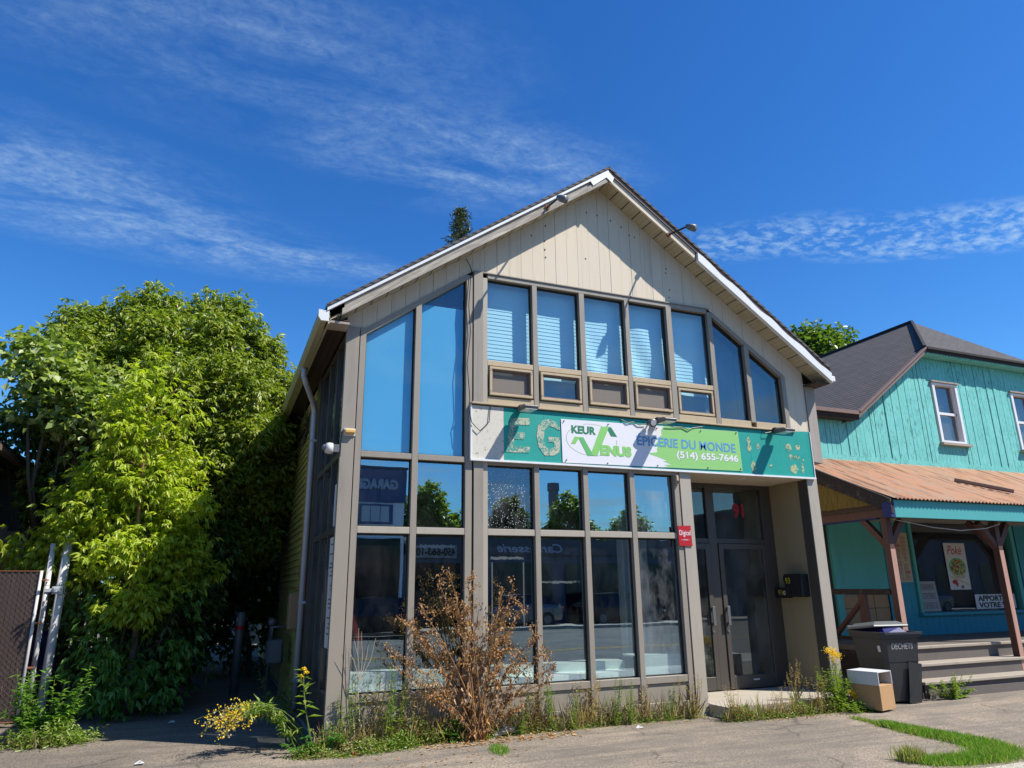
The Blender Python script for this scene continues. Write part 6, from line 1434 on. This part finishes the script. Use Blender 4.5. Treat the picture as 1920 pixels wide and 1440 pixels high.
# goldenrod by the pillar
t = weed('goldenrod', 'bushy goldenrod with two yellow heads at the foot of the pillar', 'plant', (8.58, -.60, -.12), [(rb.uniform(-.34, .28), rb.uniform(-.15, .15), rb.uniform(.20, .62)) for _ in range(38)], 'leaf_weed', leaf=(.085, .020), n=40, seed=8,
     fl=lambda t, tp, rb: yellow_heads(t, [Vector((8.56 + dx, -.62, .66 + dz)) for dx, dz in ((0, 0), (.05, -.02), (-.05, .01), (.10, -.04), (-.1, .05), (0, .05), (-.02, -.07))] + [Vector((8.80 + dx, -.66, .10 + dz)) for dx, dz in ((0, 0), (.03, -.04), (-.03, .03))], rb, 60, .026, .022))
weed('leafy_weed', 'upright dark leafy stalks below the taller yellow head at the pillar', 'weed', (8.60, -.58, -.12), [(-.04, 0, .72), (.03, 0, .66), (0, .02, .7)], 'leaf_maple', leaf=(.11, .02), n=60, seed=9, r=.006)
weed('dry_weed', 'dry brown seeded weed in front of the right door', 'weed', (8.05, -.34, .02), [(rb.uniform(-.2, .2), rb.uniform(-.08, .08), rb.uniform(.25, .60)) for _ in range(13)], 'straw', leaf=(.03, .018), n=46, seed=10, stemmat='dry_stem', r=.0035)
weed('leafy_weed', 'low leafy weeds spilling over the asphalt beside the cardboard box', 'weed', (8.75, -.80, -.12), [(rb.uniform(-.35, .3), rb.uniform(-.15, .1), rb.uniform(.05, .2)) for _ in range(16)], 'leaf_weed', leaf=(.09, .02), n=20, seed=11)
weed('leafy_weed', 'green weeds sprouting at the foot of the steps right of the bin', 'weed', (11.0, -.55, -.12), [(rb.uniform(-.5, .6), rb.uniform(-.1, .1), rb.uniform(.1, .38)) for _ in range(26)], 'leaf_weed', leaf=(.08, .035), n=20, seed=12)
weed('bare_weed', 'leafless pale weed skeleton against the leftmost lower window', 'weed', (1.80, -.12, -.12), [(-.13, 0, 1.32)], 'straw', leaf=(.02, .01), n=3, seed=14, stemmat='straw_stem', r=.004,
     fl=lambda t, tp, rb: [MB().tube([Vector((1.71, -.12, .60)), Vector((1.63 + .05 * i, -.12, .84 + .03 * (i % 2))), Vector((1.53 + .087 * i, -.12, 1.0 + .08 * (i % 3)))], [.004, .003, .002], 5).build('twig', 'straw_stem', t) for i in range(5)])
# clump by the gate
weed('leafy_weed', 'bright green leafy clump at the foot of the white gate posts', 'weed', (-1.72, 1.95, -.12), [(rb.uniform(-.46, .46), rb.uniform(-.3, .2), rb.uniform(.2, .95)) for _ in range(34)], 'leaf_vine', leaf=(.13, .05), n=26, seed=15)
tangle('weeds', [(-2.0, 1.85, 0), (-1.65, 1.75, 0), (-1.35, 1.85, 0)], 2400, .3, 'leaf_weed', .14, 16, .06, .02)
grassy('dry_grass', None, [(-2.0, 1.8, 0), (-1.6, 1.6, 0)], 160, .2, 'straw', .1, seed=16, wid=.006)
# grass in the crack and the long green strip
gt = grassy('grass_tuft', None, [(3.22, -.72, 0), (3.12, -1.08, 0)], 700, .06, 'grass_blade', .045, seed=17); tag(gt, 'small oval tuft of grass in the asphalt before the dead shrub', 'grass')
strip_pts = [(8.28, -1.10, 0), (8.22, -1.64, 0), (8.19, -2.0, 0), (8.19, -2.35, 0), (8.22, -2.7, 0), (8.20, -3.02, 0), (8.02, -3.32, 0), (7.65, -3.44, 0), (7.24, -3.40, 0), (6.92, -3.30, 0)]
for i in range(len(strip_pts) - 1):
    w_ = .03 if i == 0 else (.05, .08, .10, .12, .13, .12, .09, .08)[min(i - 1, 7)]
    grassy('grass_strip', None, strip_pts[i:i + 2], 500 if i == 0 else 3400, .045 if i == 0 else .085, 'grass_blade', w_ * .8, seed=40 + i, wid=.006)
    grassy('grass_strip', None, strip_pts[i:i + 2], 260, .07, 'straw_green', w_ * 1.5, seed=80 + i, wid=.005)
grassy('grass_strip', None, [(6.82, -3.14, 0), (6.88, -3.20, 0)], 500, .16, 'straw_green', .05, seed=60, wid=.006)
rgn = np.random.default_rng(5)
def litter(name, mat, n, box_, L, seed):
    rg = np.random.default_rng(seed); x = rg.uniform(box_[0], box_[1], n); y = rg.uniform(box_[2], box_[3], n); q = np.c_[x, y, np.full(n, -.114)]
    a = Leaves(); a.add(q, np.c_[rg.normal(size=(n, 2)), rg.uniform(-.05, .25, n)], np.c_[rg.normal(size=(n, 2)) * .3, np.ones(n)], L * rg.uniform(.5, 1.2, n), L * .6 * rg.uniform(.5, 1.2, n))
    o = a.build(name, mat, None, loc=(box_[0], box_[2], 0)); tag(o, kind='stuff')
litter('fallen_leaves', 'dead_leaf', 420, (2.4, 4.4, -.55, -.05), .06, 1)
litter('fallen_leaves', 'dead_leaf', 60, (1.4, 3.6, -1.3, -.4), .05, 2)
litter('fallen_leaves', 'straw', 90, (3.8, 6.6, -.40, -.08), .05, 3)
litter('fallen_leaves', 'dead_leaf', 60, (7.0, 8.8, -.9, -.66), .05, 4)

# ---- the dead shrub
t = thing('dead_shrub', 'tall dried-up brown shrub with shrivelled leaves in front of the windows', 'shrub', (2.93, -.85, .02))
rb = random.Random(99); m = MB(); lf = Leaves(); bl = Leaves()
B0 = Vector((2.93, -.85, .02))
tipsD = [(2.535, 1.82), (2.768, 1.76), (2.42, 1.72), (2.70, 1.50), (1.974, 1.353), (2.06, 1.27), (1.895, 1.014), (2.254, 1.375), (2.15, 1.12), (2.706, 1.365), (3.246, 1.63), (3.49, 1.45), (3.40, 1.62), (3.141, 1.325), (3.589, 1.10), (3.692, .943), (3.40, 1.227), (3.72, .612), (2.30, .50), (3.10, 1.05), (2.85, 1.2), (2.5, .95), (3.3, .8), (3.85, .75), (2.0, .80), (3.5, .35)]
def dirleaf(acc, q, L, W, down=1.0):
    acc.add(np.array(q), (rb.uniform(-.5, .5), rb.uniform(-.5, .5), -down + rb.uniform(-.3, .6)), (rb.uniform(-1, 1), rb.uniform(-1, .2), rb.uniform(-.2, .6)), L, W)
for i, (tx, tz) in enumerate(tipsD):
    tip = Vector((tx, -.86 + rb.uniform(-.24, .08), tz)); b = B0 + Vector((rb.uniform(-.07, .07), rb.uniform(-.06, .06), 0))
    mid = Vector((B0.x + (tx - B0.x) * .35, b.y, .05 + tz * .58)); pts = [((1 - s) ** 2) * b + 2 * s * (1 - s) * mid + s * s * tip for s in [j / 9 for j in range(10)]]
    r0 = .011 if tz > 1.2 else .008; m.tube(pts, [r0 * (1 - .75 * j / 9) for j in range(10)], 6)
    nb = 8
    for j in range(nb):                                # side twigs ending in seed clusters
        k2 = rb.randint(4, 9); q0 = pts[k2]; d = Vector((rb.uniform(-1, 1), rb.uniform(-.6, .6), rb.uniform(.0, 1.0))).normalized() * rb.uniform(.08, .24) * (1.1 - k2 * .05)
        q1 = q0 + d; m.tube([q0, q0.lerp(q1, .5) + Vector((0, 0, .015)), q1], [.004, .003, .002], 4)
        for c in range(rb.randint(9, 18)):
            q = q1 + Vector((rb.gauss(0, .026), rb.gauss(0, .026), rb.gauss(0, .026))); bl.add(np.array(q), (rb.uniform(-1, 1), rb.uniform(-1, 1), rb.uniform(-1, 1)), (rb.uniform(-1, 1), rb.uniform(-1, 1), .2), rb.uniform(.014, .03), rb.uniform(.012, .024))
        for c in range(6): dirleaf(lf, q0.lerp(q1, rb.random()), rb.uniform(.03, .06), rb.uniform(.012, .022))
    for c in range(56):
        q = pts[9].lerp(pts[6], rb.random() ** 1.3) + Vector((rb.gauss(0, .026), rb.gauss(0, .026), rb.gauss(0, .026))); bl.add(np.array(q), (rb.uniform(-1, 1), rb.uniform(-1, 1), rb.uniform(-1, 1)), (rb.uniform(-1, 1), rb.uniform(-1, 1), .2), rb.uniform(.016, .032), rb.uniform(.012, .024))
    for c in range(22):                                # hanging shrivelled leaves, thickest low down
        s = rb.random() ** 1.35; k2 = min(8, int(s * 9)); q = pts[k2].lerp(pts[k2 + 1], rb.random()) + Vector((rb.gauss(0, .02), rb.gauss(0, .02), 0)); dirleaf(lf, q, rb.uniform(.04, .10) * (1.1 - .4 * s), rb.uniform(.022, .045))
for c in range(230):
    z = .03 + 1.0 * rb.random() ** 1.1; w2 = .09 + .12 * math.sin(min(1, z) * 3.0); dirleaf(lf, (B0.x - .05 + rb.gauss(0, w2), B0.y + rb.gauss(0, .06), z), rb.uniform(.05, .11), rb.uniform(.022, .045))
m.build('branches', 'dry_stem', t); lf.build('withered_leaves', 'dead_leaf', t, fold=.45); bl.build('seed_heads', 'dead_bloom', t, fold=.3)
t.location = (3.14, -.26, -.12); t.scale = (1.075, 1.0, 1.083)
m = MB(); m.tube([(3.38, -.20, -.10), (3.56, -.18, -.03), (3.78, -.15, -.10)], [.03, .05, .02], 7); tag(m.build('dry_log', 'grey_wood'), 'curled piece of dry bark lying right of the dead shrub', 'bark')
tag((lambda m: m.build('red_litter', 'digicel_red'))(MB().prism([(1.60, -.118), (1.64, -.119), (1.65, -.09), (1.62, -.07), (1.605, -.09)], -.45, -.42)), 'crumpled red scrap of litter at the left front corner', 'litter')

# ============================================================ LEFT SIDE: gate, posts, buildings behind
# gate of dark slats behind chain link
gt = thing('gate', 'dark slatted chain-link gate at the left edge', 'gate', (-2.9, 3.3, .1))
m = MB(); x = -4.6
while x < -2.36: m.box(x, x + .052, 3.335, 3.342, -.05, 1.95); x += .058
m.build('slats', 'fence_slat', gt)
m = MB()
def wires(m, x0, x1, y, z0, z1, s=.075, w=.0032):
    n = int((x1 - x0 + z1 - z0) / s)
    for sg_ in (1, -1):
        for i in range(n + 1):
            c = x0 + i * s - (z1 - z0) if sg_ > 0 else x0 + i * s
            a, b = c, c + sg_ * (z1 - z0); za, zb = z0, z1
            if sg_ > 0:
                if a < x0: za += x0 - a; a = x0
                if b > x1: zb -= b - x1; b = x1
            else:
                if a > x1: za += a - x1; a = x1
                if b < x0: zb -= x0 - b; b = x0
            if zb > za + .01: m.quad((a - w, y, za), (a + w, y, za), (b + w, y, zb), (b - w, y, zb))
wires(m, -4.6, -2.36, 3.325, -.06, 1.96); m.build('chain_link', 'wire', gt)
m = MB(); m.tube([(-2.33, 3.32, -.1), (-2.33, 3.32, 1.96)], .020, 8); m.build('gate_frame', 'white_pvc', gt, smooth=True)
m = MB(); m.tube([(-2.35, 3.325, 1.95), (-4.6, 3.325, 1.97)], .008, 6); m.tube([(-2.35, 3.32, -.06), (-4.6, 3.32, -.06)], .010, 6); m.build('tension_wire', 'rust', gt)
def gpost(x, y, top, r, label, cap=False, tilt=0.0):
    t = thing('gate_post', label, 'post', (x, y, 0)); m = MB(); m.tube([(x, y, -.25), (x + tilt, y, top)], r, 14); m.build('pipe', 'white_pvc', t, smooth=True)
    if cap: m = MB(); m.tube([(x + tilt, y, top - .02), (x + tilt, y, top + .05), (x + tilt, y, top + .09)], [r * 1.12, r * 1.12, r * .7], 14); m.build('cap', 'white_pvc', t)
    m = MB()
    for z in (.55, 1.15, 1.75): m.tube([(x + tilt * z / top, y, z), (x + tilt * z / top, y, z + .015)], r * 1.06, 14)
    m.build('bands', 'white_pvc', t); return t
gpost(-2.12, 3.62, 2.42, .062, 'thick white capped steel gate post', True, .02)
gpost(-2.27, 3.55, 2.36, .036, 'thin white gate post between the gate and the thick post', False, -.01)
for z in (.62, 1.22, 1.82):
    m = MB(); m.box(-2.34, -2.25, 3.31, 3.50, z, z + .018); tag(m.build('hinge_strap', 'rust'), 'rusty strap joining gate and thin post, %s of three' % {.62: 'lowest', 1.22: 'middle', 1.82: 'topmost'}[z], 'strap', 'rusty straps on the gate post')
m = MB(); m.box(-2.3, -2.10, 3.50, 3.62, 1.66, 1.71); m.box(-2.20, -2.06, 3.52, 3.545, 1.63, 1.74); tag(m.build('hinge', 'pipe_white'), 'pale clamp hinge on the thick gate post', 'hinge')
# chain link running back from the post
cf = thing('chain_fence', 'open chain-link fence running back beside the thick gate post', 'fence', (-2.0, 5, .1))
m = MB(); Lf = MB(); wires(Lf, 0, 3.2, 0, .15, 1.75, .06, .003)
for (x, y, z) in Lf.v: m.v.append((-2.02 + x * .02, 3.72 + x, z))
m.f = Lf.f; m.build('mesh', 'wire', cf)
m = MB(); m.tube([(-2.02, 3.7, 1.76), (-1.96, 6.9, 1.76)], .018, 8); m.tube([(-1.96, 6.9, 0), (-1.96, 6.9, 1.8)], .03, 8); m.build('rail', 'steel_grey', cf)
# blue thing seen between the posts, plank fence, neighbour's corner
t = thing('blue_barrel', 'dark blue barrel half hidden between the gate posts', 'barrel', (-2.3, 4.6, .1)); m = MB(); m.tube([(-2.35, 4.7, .1), (-2.35, 4.7, .5), (-2.35, 4.7, .9), (-2.35, 4.7, 1.05)], [.26, .29, .29, .26], 18); m.build('drum', 'blue_bag', t, smooth=True)
m = MB(); m.tube([(-2.35, 4.7, 1.05), (-2.35, 4.7, 1.08)], .275, 18); m.build('lid', 'blue_bag', t)
t = thing('plank_fence', 'tall weathered plank fence behind the gate', 'fence', (-3.4, 6.2, 0)); m = MB(); x = -4.9; rb = random.Random(5)
while x < -2.75: m.box(x + .004, x + .136, 6.2 + rb.uniform(-.006, .006), 6.225, 0, 2.75 + rb.uniform(-.05, .05)); x += .14
m.build('planks', 'plank_old', t)
m = MB(); m.box(-4.9, -2.75, 6.23, 6.28, .5, .6); m.box(-4.9, -2.75, 6.23, 6.28, 2.2, 2.3); m.build('fence_rails', 'dark_wood', t)
nb = thing('neighbour_building', 'dark building corner with a gutter at the left edge', 'building', (-5, 6, 0))
m = MB(); m.box(-9, -3.75, 2.6, 16, -.2, 3.85); m.build('wall', 'neighbour_wall', nb)
m = MB(); m.prism([(-3.40, 3.92), (-3.40, 4.02), (-6.3, 5.6), (-9.2, 4.0), (-9.2, 3.9)], 2.3, 16.2); m.build('roof', 'dark_shingle_flat', nb)
m = MB(); m.box(-3.50, -3.38, 2.3, 16.2, 3.86, 3.97); m.build('gutter', 'fascia_brown', nb, bevel=.01)
bo = thing('bollard', 'leaning grey steel bollard with red tape in the dark passage', 'bollard', (.49, 4.75, -.12))
m = MB(); m.tube([(.49, 4.75, -.25), (.505, 4.70, 1.25), (.505, 4.70, 1.29)], [.072, .072, .058], 16); m.build('pipe', 'steel_grey', bo, smooth=True)
for z in (1.00, 1.13):
    m = MB(); m.tube([(.5025, 4.708, z), (.5030, 4.706, z + .065)], .0745, 16); m.build('tape', 'red_tape' if z < 1.1 else 'paper_grey', bo)
tk = thing('white_tank', 'round white tank glimpsed through the tree beside the eave', 'tank', (1.2, 17, 0))
m = MB(); m.tube([(1.3, 17, 0), (1.3, 17, 7.3), (1.3, 17, 7.6)], [.7, .7, .3], 20); m.build('shell', 'tank_white', tk, smooth=False)

for i, (x, y, z, lab) in enumerate(((5.3, -.45, .0, 'small scrap of white paper on the asphalt before the middle windows'), (-.55, .15, .0, 'crumpled clear plastic scrap on the driveway near the gate'), (-.35, 2.7, .0, 'tiny pale scrap lying on the shaded driveway'))):
    z = zg(x); m = MB(); m.quad((x - .05, y - .02, z + .004), (x + .04, y - .03, z + .012), (x + .05, y + .02, z + .006), (x, y + .04, z + .03), (x - .04, y + .03, z + .008)); m.quad((x - .02, y - .02, z + .02), (x + .03, y, z + .03), (x + .01, y + .02, z + .016))
    tag(m.build('litter', 'paper'), lab, 'litter')
